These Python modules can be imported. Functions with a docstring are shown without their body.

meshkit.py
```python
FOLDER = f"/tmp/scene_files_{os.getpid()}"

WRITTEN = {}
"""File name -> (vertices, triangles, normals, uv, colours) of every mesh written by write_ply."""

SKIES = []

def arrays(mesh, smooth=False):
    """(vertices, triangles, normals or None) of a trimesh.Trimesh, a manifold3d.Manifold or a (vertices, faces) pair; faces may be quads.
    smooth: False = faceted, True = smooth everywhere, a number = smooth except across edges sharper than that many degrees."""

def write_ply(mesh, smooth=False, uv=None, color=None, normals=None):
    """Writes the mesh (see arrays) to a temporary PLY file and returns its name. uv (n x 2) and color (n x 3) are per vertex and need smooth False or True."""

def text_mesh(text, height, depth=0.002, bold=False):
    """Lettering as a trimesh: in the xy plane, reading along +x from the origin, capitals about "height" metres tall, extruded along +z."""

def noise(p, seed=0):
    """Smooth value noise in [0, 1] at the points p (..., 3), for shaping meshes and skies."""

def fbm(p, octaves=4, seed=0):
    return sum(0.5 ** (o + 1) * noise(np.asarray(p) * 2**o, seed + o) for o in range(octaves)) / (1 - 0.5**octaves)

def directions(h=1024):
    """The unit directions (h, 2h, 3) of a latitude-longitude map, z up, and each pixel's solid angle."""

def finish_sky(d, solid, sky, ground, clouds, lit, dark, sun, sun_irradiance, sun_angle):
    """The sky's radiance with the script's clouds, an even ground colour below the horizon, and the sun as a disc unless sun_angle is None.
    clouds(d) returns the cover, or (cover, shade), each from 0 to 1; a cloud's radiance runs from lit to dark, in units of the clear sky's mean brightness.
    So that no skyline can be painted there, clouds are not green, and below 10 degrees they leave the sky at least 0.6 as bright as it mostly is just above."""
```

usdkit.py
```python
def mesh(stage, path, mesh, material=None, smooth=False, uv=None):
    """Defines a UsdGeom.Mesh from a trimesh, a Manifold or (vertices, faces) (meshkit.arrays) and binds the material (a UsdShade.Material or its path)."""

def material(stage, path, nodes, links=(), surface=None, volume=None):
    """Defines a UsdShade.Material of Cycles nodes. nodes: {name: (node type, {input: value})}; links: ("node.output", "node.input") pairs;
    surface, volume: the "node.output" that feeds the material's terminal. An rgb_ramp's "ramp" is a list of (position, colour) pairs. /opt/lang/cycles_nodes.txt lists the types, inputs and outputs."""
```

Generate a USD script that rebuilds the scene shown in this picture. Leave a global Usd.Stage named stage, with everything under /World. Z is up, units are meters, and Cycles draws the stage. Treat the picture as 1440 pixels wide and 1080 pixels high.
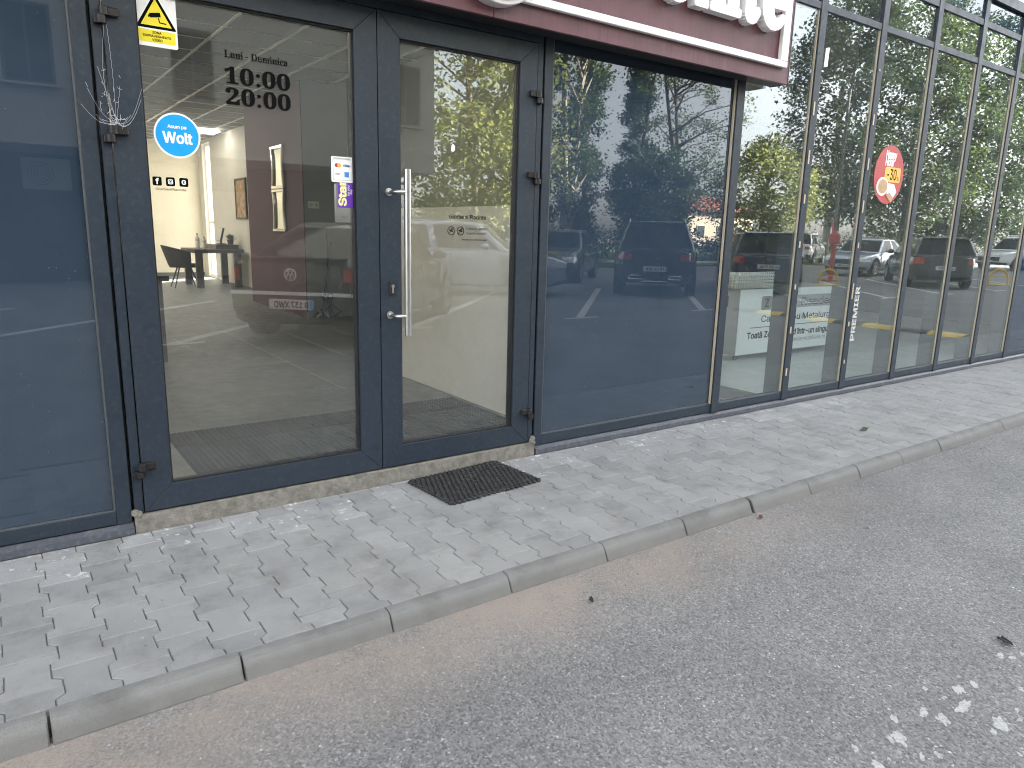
import glob
import math
import random

import mapbox_earcut as earcut
import numpy as np
import trimesh
import manifold3d as m3
import shapely
from shapely import affinity
from shapely.geometry import Polygon, box as sbox
from pxr import Gf, Sdf, Usd, UsdGeom, UsdLux, UsdShade, Vt

import meshkit
import usdkit

stage = Usd.Stage.CreateInMemory()
UsdGeom.SetStageUpAxis(stage, UsdGeom.Tokens.z)
UsdGeom.SetStageMetersPerUnit(stage, 1.0)
UsdGeom.Xform.Define(stage, '/World')
UsdGeom.Scope.Define(stage, '/World/Looks')
rng = np.random.default_rng(7)
random.seed(7)

# ------------------------------------------------------------------ camera
EYE = (0.0, -3.25, 1.295)
RIGHT = (0.8132529, -0.5814118, 0.0240854)
UP = (0.1016801, 0.1827353, 0.9778901)
FWD = (0.5729580, 0.7928229, -0.2077281)
cam = UsdGeom.Camera.Define(stage, '/World/camera')
cam.AddTransformOp().Set(Gf.Matrix4d(*RIGHT, 0, *UP, 0, *[-a for a in FWD], 0, *EYE, 1))
cam.CreateHorizontalApertureAttr(36.0)
cam.CreateVerticalApertureAttr(27.0)
cam.CreateFocalLengthAttr(25.276)
cam.CreateClippingRangeAttr(Gf.Vec2f(0.02, 2000))
cam.CreateExposureAttr(3.95)

# ------------------------------------------------------------------ sky and sun
SUN_DIR = np.array([0.85, 0.52, 0.0])
SUN_DIR /= np.linalg.norm(SUN_DIR)
SUN_EL = math.radians(29)
sd = np.array([SUN_DIR[0] * math.cos(SUN_EL), SUN_DIR[1] * math.cos(SUN_EL), math.sin(SUN_EL)])
usdkit.material(stage, '/World/Looks/sky_air', {
    'sky': ('sky_texture', {'sky_type': 'single_scattering', 'sun_disc': False, 'sun_elevation': SUN_EL,
                            'sun_rotation': math.atan2(sd[0], sd[1]), 'altitude': 100.0, 'air_density': 1.0,
                            'aerosol_density': 3.0, 'ozone_density': 1.0}),
    'veil': ('hsv', {'saturation': 0.30, 'value': 1.0}),
    'bg': ('background_shader', {'strength': 0.062})}, [('sky.color', 'veil.color'), ('veil.color', 'bg.color')], surface='bg.background')
dome = UsdLux.DomeLight.Define(stage, '/World/sky')
UsdShade.MaterialBindingAPI.Apply(dome.GetPrim()).Bind(UsdShade.Material.Get(stage, '/World/Looks/sky_air'))
dome.GetPrim().SetCustomDataByKey('kind', 'structure')
dome.GetPrim().SetCustomDataByKey('label', 'clear pale blue summer sky')
sun = UsdLux.DistantLight.Define(stage, '/World/sun')
sun.CreateNormalizeAttr(True)
sun.CreateIntensityAttr(1.25)
sun.CreateAngleAttr(0.53)
sun.CreateColorAttr(Gf.Vec3f(1.0, 0.95, 0.86))
zz = Gf.Vec3d(*map(float, sd))
sun.AddTransformOp().Set(Gf.Matrix4d().SetRotate(Gf.Rotation(Gf.Vec3d(0, 0, 1), zz)))

# ------------------------------------------------------------------ helpers
ORIGIN = {}


def name_in(parent, name):
    path = f'{parent}/{name}'
    k = 0
    while stage.GetPrimAtPath(path):
        k += 1
        path = f'{parent}/{name}_{k:03d}'
    return path


COUNT = {}


def numbered(parent, name):
    k = COUNT.get((parent, name), -1) + 1
    COUNT[(parent, name)] = k
    return f'{parent}/{name}' if k == 0 else f'{parent}/{name}_{k:03d}'


def path_of(p):
    return '/World' if p is None else str(p.GetPath())


def tag(p, label=None, cat=None, group=None, kind=None):
    for k, v in (('label', label), ('category', cat), ('group', group), ('kind', kind)):
        if v:
            p.SetCustomDataByKey(k, v)
    return p


def thing(name, label=None, cat=None, loc=(0, 0, 0), rotz=0.0, group=None, kind=None, parent=None):
    path = numbered(path_of(parent), name)
    x = UsdGeom.Xform.Define(stage, path)
    if any(loc):
        x.AddTranslateOp().Set(Gf.Vec3d(*map(float, loc)))
    if rotz:
        x.AddRotateZOp().Set(math.degrees(rotz))
    ORIGIN[path] = np.array(loc, float)
    return tag(x.GetPrim(), label, cat, group, kind)


def obj(name, mesh, material, parent=None, smooth=False, local=False, label=None, cat=None, group=None, kind=None):
    """One Mesh prim. Vertices are in world coordinates unless local (then in the parent's own frame)."""
    base = path_of(parent)
    path = numbered(base, name)
    v, f, n = meshkit.arrays(mesh, smooth)
    org = np.zeros(3)
    if not local:
        q = base
        while q and q != '/World':
            if q in ORIGIN:
                org = ORIGIN[q]
                break
            q = q.rpartition('/')[0]
    m = UsdGeom.Mesh.Define(stage, path)
    m.CreatePointsAttr(Vt.Vec3fArray.FromNumpy((v - org).astype(np.float32)))
    m.CreateFaceVertexCountsAttr(Vt.IntArray.FromNumpy(np.full(len(f), 3, np.int32)))
    m.CreateFaceVertexIndicesAttr(Vt.IntArray.FromNumpy(f.astype(np.int32).ravel()))
    m.CreateSubdivisionSchemeAttr('none')
    if n is not None:
        m.CreateNormalsAttr(Vt.Vec3fArray.FromNumpy(n.astype(np.float32)))
        m.SetNormalsInterpolation('vertex')
    UsdShade.MaterialBindingAPI.Apply(m.GetPrim()).Bind(M[material] if isinstance(material, str) else material)
    return tag(m.GetPrim(), label, cat, group, kind)


def cat_(*ms):
    vs, fs, k = [], [], 0
    for m in ms:
        if isinstance(m, trimesh.Trimesh):
            v, f = m.vertices, m.faces
        elif hasattr(m, 'to_mesh'):
            q = m.to_mesh()
            v, f = q.vert_properties[:, :3], q.tri_verts
        else:
            v, f = m
        vs.append(np.asarray(v, float))
        fs.append(np.asarray(f, int) + k)
        k += len(v)
    return np.vstack(vs), np.vstack(fs)


def prism(poly, z0, z1, c=0.0):
    """Upright prism over a simple polygon (counter-clockwise), its upper edge chamfered by c."""
    p = np.asarray(poly, float)
    if len(p) > 2 and np.allclose(p[0], p[-1]):
        p = p[:-1]
    if np.sum(p[:, 0] * np.roll(p[:, 1], -1) - np.roll(p[:, 0], -1) * p[:, 1]) < 0:
        p = p[::-1]
    n = len(p)
    rings = [np.c_[p, np.full(n, z0)]]
    if c:
        a, b = p - np.roll(p, 1, 0), np.roll(p, -1, 0) - p
        na = np.c_[-a[:, 1], a[:, 0]] / np.maximum(np.linalg.norm(a, axis=1), 1e-9)[:, None]
        nb = np.c_[-b[:, 1], b[:, 0]] / np.maximum(np.linalg.norm(b, axis=1), 1e-9)[:, None]
        mm = na + nb
        mm /= np.maximum((mm * na).sum(1), 0.35)[:, None]
        q = p + mm * c
        rings += [np.c_[p, np.full(n, z1 - c)], np.c_[q, np.full(n, z1)]]
    else:
        q = p
        rings += [np.c_[p, np.full(n, z1)]]
    v = np.vstack(rings)
    f = []
    for r in range(len(rings) - 1):
        for i in range(n):
            j = (i + 1) % n
            f += [(r * n + i, r * n + j, (r + 1) * n + j), (r * n + i, (r + 1) * n + j, (r + 1) * n + i)]
    t = earcut.triangulate_float64(q, np.array([n], np.uint32)).reshape(-1, 3).astype(int)
    if len(t):
        tri = q[t[0]]
        if np.cross(tri[1] - tri[0], tri[2] - tri[0]) < 0:
            t = t[:, ::-1]
    v2 = np.c_[p, np.full(n, z0)]
    f = np.vstack([np.array(f), t + (len(rings) - 1) * n, t[:, ::-1] + len(v)])
    return np.vstack([v, v2]), f


def upright(poly_xz, y_front, depth, c=0.0):
    """Plate facing -y: polygon in (x, z), its front face at y_front."""
    v, f = prism(poly_xz, 0, depth, c)
    return np.c_[v[:, 0], y_front + depth - v[:, 2], v[:, 1]], f


_BOXF = None


def bx(x0, x1, y0, y1, z0, z1, c=0.0):
    lo, hi = np.array([x0, y0, z0], float), np.array([x1, y1, z1], float)
    if c <= 0:
        b = trimesh.creation.box(bounds=[lo, hi])
        return np.array(b.vertices), np.array(b.faces)
    c = min(c, 0.3 * float((hi - lo).min()))
    pts = []
    for s in np.ndindex(2, 2, 2):
        p = np.where(s, hi, lo)
        d = np.where(s, -1, 1)
        for k in range(3):
            q = p.copy()
            for a in range(3):
                if a != k:
                    q[a] += d[a] * c
            pts.append(q)
    h = trimesh.convex.convex_hull(np.array(pts))
    return np.array(h.vertices), np.array(h.faces)


def tube(path, r, n=8, caps=True):
    """Swept round bar along points; r a number or one radius per point."""
    p = np.asarray(path, float)
    r = np.broadcast_to(np.asarray(r, float), len(p))
    t = np.gradient(p, axis=0)
    t /= np.maximum(np.linalg.norm(t, axis=1), 1e-9)[:, None]
    ref = np.array([0, 0, 1.0]) if abs(t[0, 2]) < 0.9 else np.array([1.0, 0, 0])
    vs = []
    u = np.cross(t[0], ref)
    u /= np.linalg.norm(u)
    ang = np.arange(n) / n * 2 * np.pi
    for i in range(len(p)):
        u = u - t[i] * (u @ t[i])
        u /= max(np.linalg.norm(u), 1e-9)
        w = np.cross(t[i], u)
        vs.append(p[i] + r[i] * (np.cos(ang)[:, None] * u + np.sin(ang)[:, None] * w))
    f = []
    for i in range(len(p) - 1):
        for k in range(n):
            j = (k + 1) % n
            a, b, c2, d = i * n + k, i * n + j, (i + 1) * n + j, (i + 1) * n + k
            f += [(a, b, c2), (a, c2, d)]
    v = np.vstack(vs)
    if caps:
        e = (len(p) - 1) * n
        for k in range(1, n - 1):
            f += [(0, k + 1, k), (e, e + k, e + k + 1)]
    return v, np.array(f)


def lathe(profile, n=24, axis='z', at=(0, 0, 0)):
    """Revolve (radius, height) points."""
    pr = np.asarray(profile, float)
    a = np.arange(n) / n * 2 * np.pi
    v = np.vstack([np.c_[r * np.cos(a), r * np.sin(a), np.full(n, h)] for r, h in pr])
    f = []
    for i in range(len(pr) - 1):
        for k in range(n):
            j = (k + 1) % n
            f += [(i * n + k, i * n + j, (i + 1) * n + j), (i * n + k, (i + 1) * n + j, (i + 1) * n + k)]
    if axis == 'y':
        v = np.c_[v[:, 0], -v[:, 2], v[:, 1]]
    elif axis == 'x':
        v = np.c_[v[:, 2], v[:, 0], v[:, 1]]
    return v + np.asarray(at, float), np.array(f)


def rot(m, ang, axis, about=(0, 0, 0)):
    T = trimesh.transformations.rotation_matrix(ang, axis, about)
    v, f = m if isinstance(m, tuple) else cat_(m)
    return v @ T[:3, :3].T + T[:3, 3], f


def move(m, d):
    v, f = m if isinstance(m, tuple) else cat_(m)
    return v + np.asarray(d, float), f


def circle(cx, cz, r, n=40, rz=None):
    a = np.arange(n) / n * 2 * np.pi
    return np.c_[cx + r * np.cos(a), cz + (rz or r) * np.sin(a)]


def rrect(x0, x1, z0, z1, r, n=5):
    out = []
    for cx, cz, s in ((x1 - r, z1 - r, 0), (x0 + r, z1 - r, 1), (x0 + r, z0 + r, 2), (x1 - r, z0 + r, 3)):
        a = (s + np.linspace(0, 1, n)) * np.pi / 2
        out.append(np.c_[cx + r * np.cos(a), cz + r * np.sin(a)])
    return np.vstack(out)


_FONTS, _SHAPES = {}, {}
FONT_DIR = glob.glob('/opt/blender-*/*/datafiles/fonts')[0]


def serif(s):
    out = ''
    for c in s:
        if 'a' <= c <= 'z':
            out += chr(0x1D41A + ord(c) - 97)
        elif 'A' <= c <= 'Z':
            out += chr(0x1D400 + ord(c) - 65)
        elif '0' <= c <= '9':
            out += chr(0x1D7CE + ord(c) - 48)
        else:
            out += c
    return out


def script(s):
    return ''.join(chr(0x1D4EA + ord(c) - 97) if 'a' <= c <= 'z' else chr(0x1D4D0 + ord(c) - 65) if 'A' <= c <= 'Z' else c for c in s)


def shape_of(text, font='Inter', bold=0):
    from PIL import Image, ImageDraw, ImageFont
    key = (text, font, bold)
    if key not in _SHAPES:
        ft = _FONTS.setdefault(font, ImageFont.truetype(f'{FONT_DIR}/{font}.woff2', 96))
        x0, y0, x1, y1 = ft.getbbox(text, anchor='ls', stroke_width=bold)
        im = Image.new('L', (int(x1 - x0) + 8, int(y1 - y0) + 8))
        ImageDraw.Draw(im).text((4 - x0, 4 - y0), text, 255, font=ft, anchor='ls', stroke_width=bold)
        on = np.pad(np.asarray(im) > 127, ((0, 0), (1, 1))).astype(np.int8)
        rows, st = np.nonzero(np.diff(on, axis=1) == 1)
        en = np.nonzero(np.diff(on, axis=1) == -1)[1]
        sh = shapely.union_all(shapely.box(st, -rows - 1, en, -rows)).buffer(0.6).buffer(-0.6).simplify(0.6)
        _SHAPES[key] = affinity.affine_transform(sh, [1 / 70, 0, 0, 1 / 70, -4 / 70, (4 - y0) / 70])
    return _SHAPES[key]


def lettering(text, height, x, z, y, depth=0.0006, font='Inter', bold=0, anchor='l', turn=0, width=None):
    """Raised letters on a wall that faces -y; (x, z) the start (or middle) of the baseline."""
    sh = affinity.scale(shape_of(text, font, bold), height, height, origin=(0, 0))
    a, b = sh.bounds[0], sh.bounds[2]
    if width:
        sh = affinity.scale(sh, width / (b - a), 1, origin=(0, 0))
        a, b = sh.bounds[0], sh.bounds[2]
    dx = {'l': 0, 'm': -(a + b) / 2, 'r': -b}[anchor]
    sh = affinity.translate(sh, dx, 0)
    if turn:
        sh = affinity.rotate(sh, turn, origin=(0, 0))
    sh = affinity.translate(sh, x, z)
    ms = [trimesh.creation.extrude_polygon(g, depth, engine='earcut') for g in getattr(sh, 'geoms', [sh])]
    v, f = cat_(*ms)
    return np.c_[v[:, 0], y - v[:, 2], v[:, 1]], f


# ------------------------------------------------------------------ materials
M = {}


def mat(name, nodes, links, surface='p.BSDF', volume=None):
    M[name] = usdkit.material(stage, f'/World/Looks/{name}', nodes, links, surface=surface, volume=volume)
    return M[name]


def paint(name, col, rough=0.5, metallic=0.0, spec=0.5, var=0.12, scale=6.0, bump=0.0, bscale=120.0, coat=0.0,
          rvar=0.0, dust=None, dust_amount=0.25, random=0.0, emit=None, island=0.0):
    """Base colour with mottling, optional fine relief and dust."""
    c = np.array(col, float)
    nodes = {'g': ('geometry', {}),
             'n': ('noise_texture', {'scale': scale, 'detail': 5.0, 'roughness': 0.6}),
             'r': ('rgb_ramp', {'ramp': [(0.25, tuple(c * (1 - var))), (0.5, tuple(c)), (0.78, tuple(np.minimum(c * (1 + var), 1)))]}),
             'p': ('principled_bsdf', {'roughness': rough, 'metallic': metallic, 'specular_ior_level': spec, 'coat_weight': coat})}
    links = [('g.position', 'n.vector'), ('n.fac', 'r.fac')]
    out = 'r.color'
    if random or island:
        nodes['o'] = ('object_info', {}) if random else ('geometry', {})
        am = random or island
        nodes['mr'] = ('map_range', {'from_min': 0.0, 'from_max': 1.0, 'to_min': 1 - am, 'to_max': 1 + am})
        nodes['mx'] = ('mix', {'mix_type': 'multiply', 'fac': 1.0})
        links += [('o.random' if random else 'o.random_per_island', 'mr.value'), (out, 'mx.color1'), ('mr.result', 'mx.color2')]
        out = 'mx.color'
    if dust is not None:
        nodes['dn'] = ('noise_texture', {'scale': 38.0, 'detail': 8.0, 'roughness': 0.75})
        nodes['dr'] = ('map_range', {'from_min': 0.5, 'from_max': 0.75, 'to_min': 0.0, 'to_max': dust_amount, 'clamp': True})
        nodes['dm'] = ('mix', {'mix_type': 'mix', 'color2': tuple(dust)})
        links += [('g.position', 'dn.vector'), ('dn.fac', 'dr.value'), ('dr.result', 'dm.fac'), (out, 'dm.color1')]
        out = 'dm.color'
    links.append((out, 'p.base_color'))
    if rvar:
        nodes['rr'] = ('map_range', {'from_min': 0.3, 'from_max': 0.7, 'to_min': max(rough - rvar, 0.02), 'to_max': rough + rvar, 'clamp': True})
        nodes['rn'] = ('noise_texture', {'scale': scale * 3, 'detail': 6.0})
        links += [('g.position', 'rn.vector'), ('rn.fac', 'rr.value'), ('rr.result', 'p.roughness')]
    if bump:
        nodes['bn'] = ('noise_texture', {'scale': bscale, 'detail': 4.0})
        nodes['b'] = ('bump', {'strength': 0.6, 'distance': bump})
        links += [('g.position', 'bn.vector'), ('bn.fac', 'b.height'), ('b.normal', 'p.normal')]
    if emit:
        nodes['p'][1]['emission_color'] = tuple(emit[0])
        nodes['p'][1]['emission_strength'] = emit[1]
    return mat(name, nodes, links)


def glass(name, ior, tint, wave=0.0, film=0.0, film_col=(0.5, 0.55, 0.55), rough=0.0, wscale=(1.2, 1.2, 5.0)):
    """Window pane: clear passage with tint, mirror by fresnel, a faint film of dirt."""
    r0 = ((ior - 1) / (ior + 1)) ** 2
    nodes = {'g': ('geometry', {}), 'lw': ('layer_weight', {'blend': 0.5}), 'f5': ('math', {'math_type': 'power', 'value2': 4.6}),
             'f': ('math', {'math_type': 'multiply_add', 'value2': 1 - r0, 'value3': r0}),
             't': ('transparent_bsdf', {'color': tuple(tint)}),
             'gl': ('glossy_bsdf', {'color': (0.95, 0.97, 0.97), 'roughness': rough}),
             'm': ('mix_closure', {}),
             'd': ('diffuse_bsdf', {'color': tuple(film_col)}),
             'dn': ('noise_texture', {'scale': 30.0, 'detail': 8.0, 'roughness': 0.7}),
             'dr': ('map_range', {'from_min': 0.35, 'from_max': 0.8, 'to_min': film * 0.5, 'to_max': film * 2.2, 'clamp': True}),
             'm2': ('mix_closure', {})}
    links = [('lw.facing', 'f5.value1'), ('f5.value', 'f.value1'), ('f.value', 'm.fac'), ('t.BSDF', 'm.closure1'), ('gl.BSDF', 'm.closure2'), ('g.position', 'dn.vector'),
             ('dn.fac', 'dr.value'), ('dr.result', 'm2.fac'), ('m.closure', 'm2.closure1'), ('d.BSDF', 'm2.closure2')]
    if wave:
        nodes['mp'] = ('mapping', {'scale': wscale})
        nodes['wn'] = ('noise_texture', {'scale': 1.0, 'detail': 2.0})
        nodes['b'] = ('bump', {'strength': 1.0, 'distance': wave})
        links += [('g.position', 'mp.vector'), ('mp.vector', 'wn.vector'), ('wn.fac', 'b.height'), ('b.normal', 'gl.normal')]
    return mat(name, nodes, links, surface='m2.closure')


ANTH = (0.0155, 0.0235, 0.0345)
paint('frame_paint', ANTH, 0.42, spec=0.38, var=0.07, scale=3, bump=0.0004, bscale=60, rvar=0.1, dust=(0.22, 0.21, 0.19), dust_amount=0.12)
paint('frame_grey', (0.075, 0.082, 0.088), 0.45, var=0.08, scale=4, dust=(0.3, 0.28, 0.25), dust_amount=0.2)
paint('gasket', (0.006, 0.006, 0.007), 0.7, var=0.2)
paint('glazing_bead', (0.42, 0.36, 0.27), 0.35, var=0.15, scale=12)
paint('flashing', (0.062, 0.068, 0.084), 0.45, metallic=0.1, var=0.12, dust=(0.35, 0.33, 0.3), dust_amount=0.35)
paint('hinge_metal', (0.028, 0.025, 0.024), 0.38, metallic=0.5, var=0.25, scale=30)
paint('steel', (0.62, 0.61, 0.59), 0.28, metallic=1.0, var=0.06, scale=60)
paint('chrome', (0.8, 0.8, 0.8), 0.08, metallic=1.0, var=0.02)
paint('concrete', (0.175, 0.164, 0.144), 0.92, var=0.45, scale=22, bump=0.010, bscale=55, dust=(0.12, 0.105, 0.085), dust_amount=0.85)
paint('black_plastic', (0.012, 0.012, 0.013), 0.45, var=0.2)
paint('black_rubber', (0.014, 0.014, 0.016), 0.6, var=0.3, scale=40, dust=(0.25, 0.24, 0.22), dust_amount=0.22)
mat('sign_maroon', {
    'g': ('geometry', {}), 'mp': ('mapping', {'scale': (55.0, 55.0, 1.1)}), 'n': ('noise_texture', {'scale': 1.0, 'detail': 5.0, 'roughness': 0.7}),
    'r': ('rgb_ramp', {'ramp': [(0.28, (0.085, 0.026, 0.034)), (0.45, (0.108, 0.040, 0.050)), (0.62, (0.115, 0.044, 0.054)), (0.80, (0.180, 0.095, 0.100))]}),
    'n2': ('noise_texture', {'scale': 7.0, 'detail': 5.0}),
    'r2': ('map_range', {'from_min': 0.3, 'from_max': 0.7, 'to_min': 0.82, 'to_max': 1.18, 'clamp': True}),
    'm': ('mix', {'mix_type': 'multiply', 'fac': 1.0}), 'p': ('principled_bsdf', {'roughness': 0.42, 'specular_ior_level': 0.45})},
    [('g.position', 'mp.vector'), ('mp.vector', 'n.vector'), ('n.fac', 'r.fac'), ('g.position', 'n2.vector'), ('n2.fac', 'r2.value'),
     ('r.color', 'm.color1'), ('r2.result', 'm.color2'), ('m.color', 'p.base_color')])
paint('sign_white', (0.80, 0.79, 0.77), 0.45, var=0.04, dust=(0.5, 0.47, 0.42), dust_amount=0.25)
paint('sign_red', (0.55, 0.10, 0.12), 0.4, var=0.06)
paint('sign_rim', (0.5, 0.47, 0.46), 0.4, var=0.06)
paint('white_print', (0.82, 0.82, 0.82), 0.4, var=0.02)
paint('black_print', (0.004, 0.004, 0.004), 0.7, spec=0.05, var=0.02)
paint('grey_print', (0.18, 0.18, 0.18), 0.5, var=0.02)
paint('yellow_print', (0.80, 0.66, 0.02), 0.4, var=0.03)
paint('sky_blue_print', (0.0, 0.30, 0.72), 0.4, var=0.03)
paint('purple_print', (0.13, 0.035, 0.42), 0.4, var=0.03)
paint('pale_yellow_print', (0.80, 0.74, 0.35), 0.4, var=0.03)
paint('red_print', (0.42, 0.045, 0.05), 0.4, var=0.04)
paint('orange_print', (0.85, 0.42, 0.05), 0.4, var=0.03)
paint('navy_print', (0.02, 0.05, 0.25), 0.4, var=0.03)
paint('blue_print', (0.06, 0.24, 0.60), 0.4, var=0.03)
paint('tan_print', (0.42, 0.26, 0.13), 0.5, var=0.3, scale=60)
paint('cream_wall', (0.76, 0.71, 0.58), 0.85, var=0.04, scale=2)
paint('grey_wall', (0.56, 0.54, 0.49), 0.85, var=0.05, scale=2)
paint('green_grey_wall', (0.30, 0.31, 0.29), 0.85, var=0.05, scale=2)
paint('maroon_wall', (0.082, 0.024, 0.032), 0.8, var=0.06, scale=3)
paint('partition_white', (0.82, 0.815, 0.78), 0.6, var=0.04)
paint('floor_tile', (0.142, 0.144, 0.139), 0.5, var=0.16, scale=3.5, random=0.05, rvar=0.08)
paint('grout', (0.10, 0.095, 0.085), 0.9)
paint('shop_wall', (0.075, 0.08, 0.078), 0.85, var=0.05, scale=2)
paint('pale_floor', (0.60, 0.62, 0.61), 0.4, var=0.12, scale=3, rvar=0.1)
paint('ceiling_tile', (0.20, 0.19, 0.175), 0.9, var=0.08, scale=12, random=0.06)
paint('ceiling_bar', (0.82, 0.80, 0.74), 0.5, var=0.03)
paint('entrance_mat', (0.035, 0.035, 0.036), 0.95, var=0.3, scale=60, bump=0.003, bscale=300)
paint('walnut', (0.045, 0.030, 0.022), 0.45, var=0.3, scale=20)
paint('chair_felt', (0.05, 0.048, 0.045), 0.9, var=0.1)
paint('leaf_print', (0.03, 0.06, 0.02), 0.6, var=0.3)
paint('silver_frame', (0.62, 0.6, 0.56), 0.2, metallic=1.0, var=0.05, bump=0.003, bscale=40)
paint('mirror', (0.75, 0.76, 0.74), 0.05, metallic=1.0, var=0.02)
paint('canvas', (0.34, 0.22, 0.12), 0.8, var=0.75, scale=11)
paint('lamp_dim', (0.9, 0.9, 0.85), 0.5, emit=((1.0, 0.94, 0.82), 1.3))
paint('lamp_glow', (0.9, 0.9, 0.85), 0.5, emit=((1.0, 0.92, 0.77), 3.6))
paint('cabinet_white', (0.86, 0.89, 0.90), 0.45, var=0.03)
paint('cabinet_side', (0.30, 0.31, 0.31), 0.5, var=0.05)
paint('logo_grey', (0.33, 0.35, 0.36), 0.5, var=0.05)
paint('tray_white', (0.85, 0.84, 0.80), 0.5, var=0.05)
paint('cobweb_silk', (0.75, 0.75, 0.75), 0.6, var=0.02)
paint('render_wall', (0.66, 0.65, 0.62), 0.9, var=0.06, scale=1.2, bump=0.002, bscale=40)
paint('opposite_wall', (0.30, 0.30, 0.28), 0.9, var=0.08, scale=0.7)
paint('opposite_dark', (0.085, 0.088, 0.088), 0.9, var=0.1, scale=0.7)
paint('house_wall', (0.62, 0.52, 0.38), 0.9, var=0.08)
paint('roof_tile_red', (0.30, 0.07, 0.045), 0.8, var=0.2, scale=2)
paint('brick_red', (0.14, 0.05, 0.04), 0.9, var=0.3, scale=60)
paint('window_dark', (0.02, 0.024, 0.028), 0.06, spec=0.7, var=0.1)
paint('bark', (0.11, 0.085, 0.06), 0.95, var=0.4, scale=9, bump=0.02, bscale=14)
paint('pale_bark', (0.50, 0.41, 0.30), 0.9, var=0.3, scale=5, bump=0.01, bscale=14)
paint('pole_concrete', (0.40, 0.37, 0.32), 0.9, var=0.15)
paint('pole_steel', (0.10, 0.11, 0.11), 0.5, metallic=0.4, var=0.15)
paint('barrier_red', (0.40, 0.02, 0.03), 0.45, var=0.1)
paint('lock_yellow', (0.62, 0.42, 0.03), 0.5, var=0.15)
paint('bump_black', (0.02, 0.02, 0.02), 0.7, var=0.2)
paint('ac_white', (0.5, 0.5, 0.48), 0.5, var=0.05)
paint('soil', (0.10, 0.085, 0.06), 0.95, var=0.35, scale=3)
paint('verge_green', (0.05, 0.075, 0.025), 0.95, var=0.5, scale=4, bump=0.05, bscale=12)
paint('road_paint', (0.62, 0.62, 0.60), 0.8, var=0.3, scale=18, dust=(0.15, 0.15, 0.15), dust_amount=0.8)
mat('flake_paint', {'g': ('geometry', {}), 'n': ('noise_texture', {'scale': 130.0, 'detail': 6.0, 'roughness': 0.75}),
    'r': ('rgb_ramp', {'ramp': [(0.36, (0.20, 0.20, 0.20)), (0.46, (0.38, 0.38, 0.38)), (0.60, (0.46, 0.46, 0.46))]}),
    'b': ('bump', {'strength': 0.8, 'distance': 0.003}), 'p': ('principled_bsdf', {'roughness': 0.9})},
    [('g.position', 'n.vector'), ('n.fac', 'r.fac'), ('r.color', 'p.base_color'), ('n.fac', 'b.height'), ('b.normal', 'p.normal')])
paint('debris_dark', (0.02, 0.018, 0.014), 0.9, var=0.3)
paint('pebble', (0.42, 0.36, 0.30), 0.9, var=0.4, island=0.45)

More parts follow.
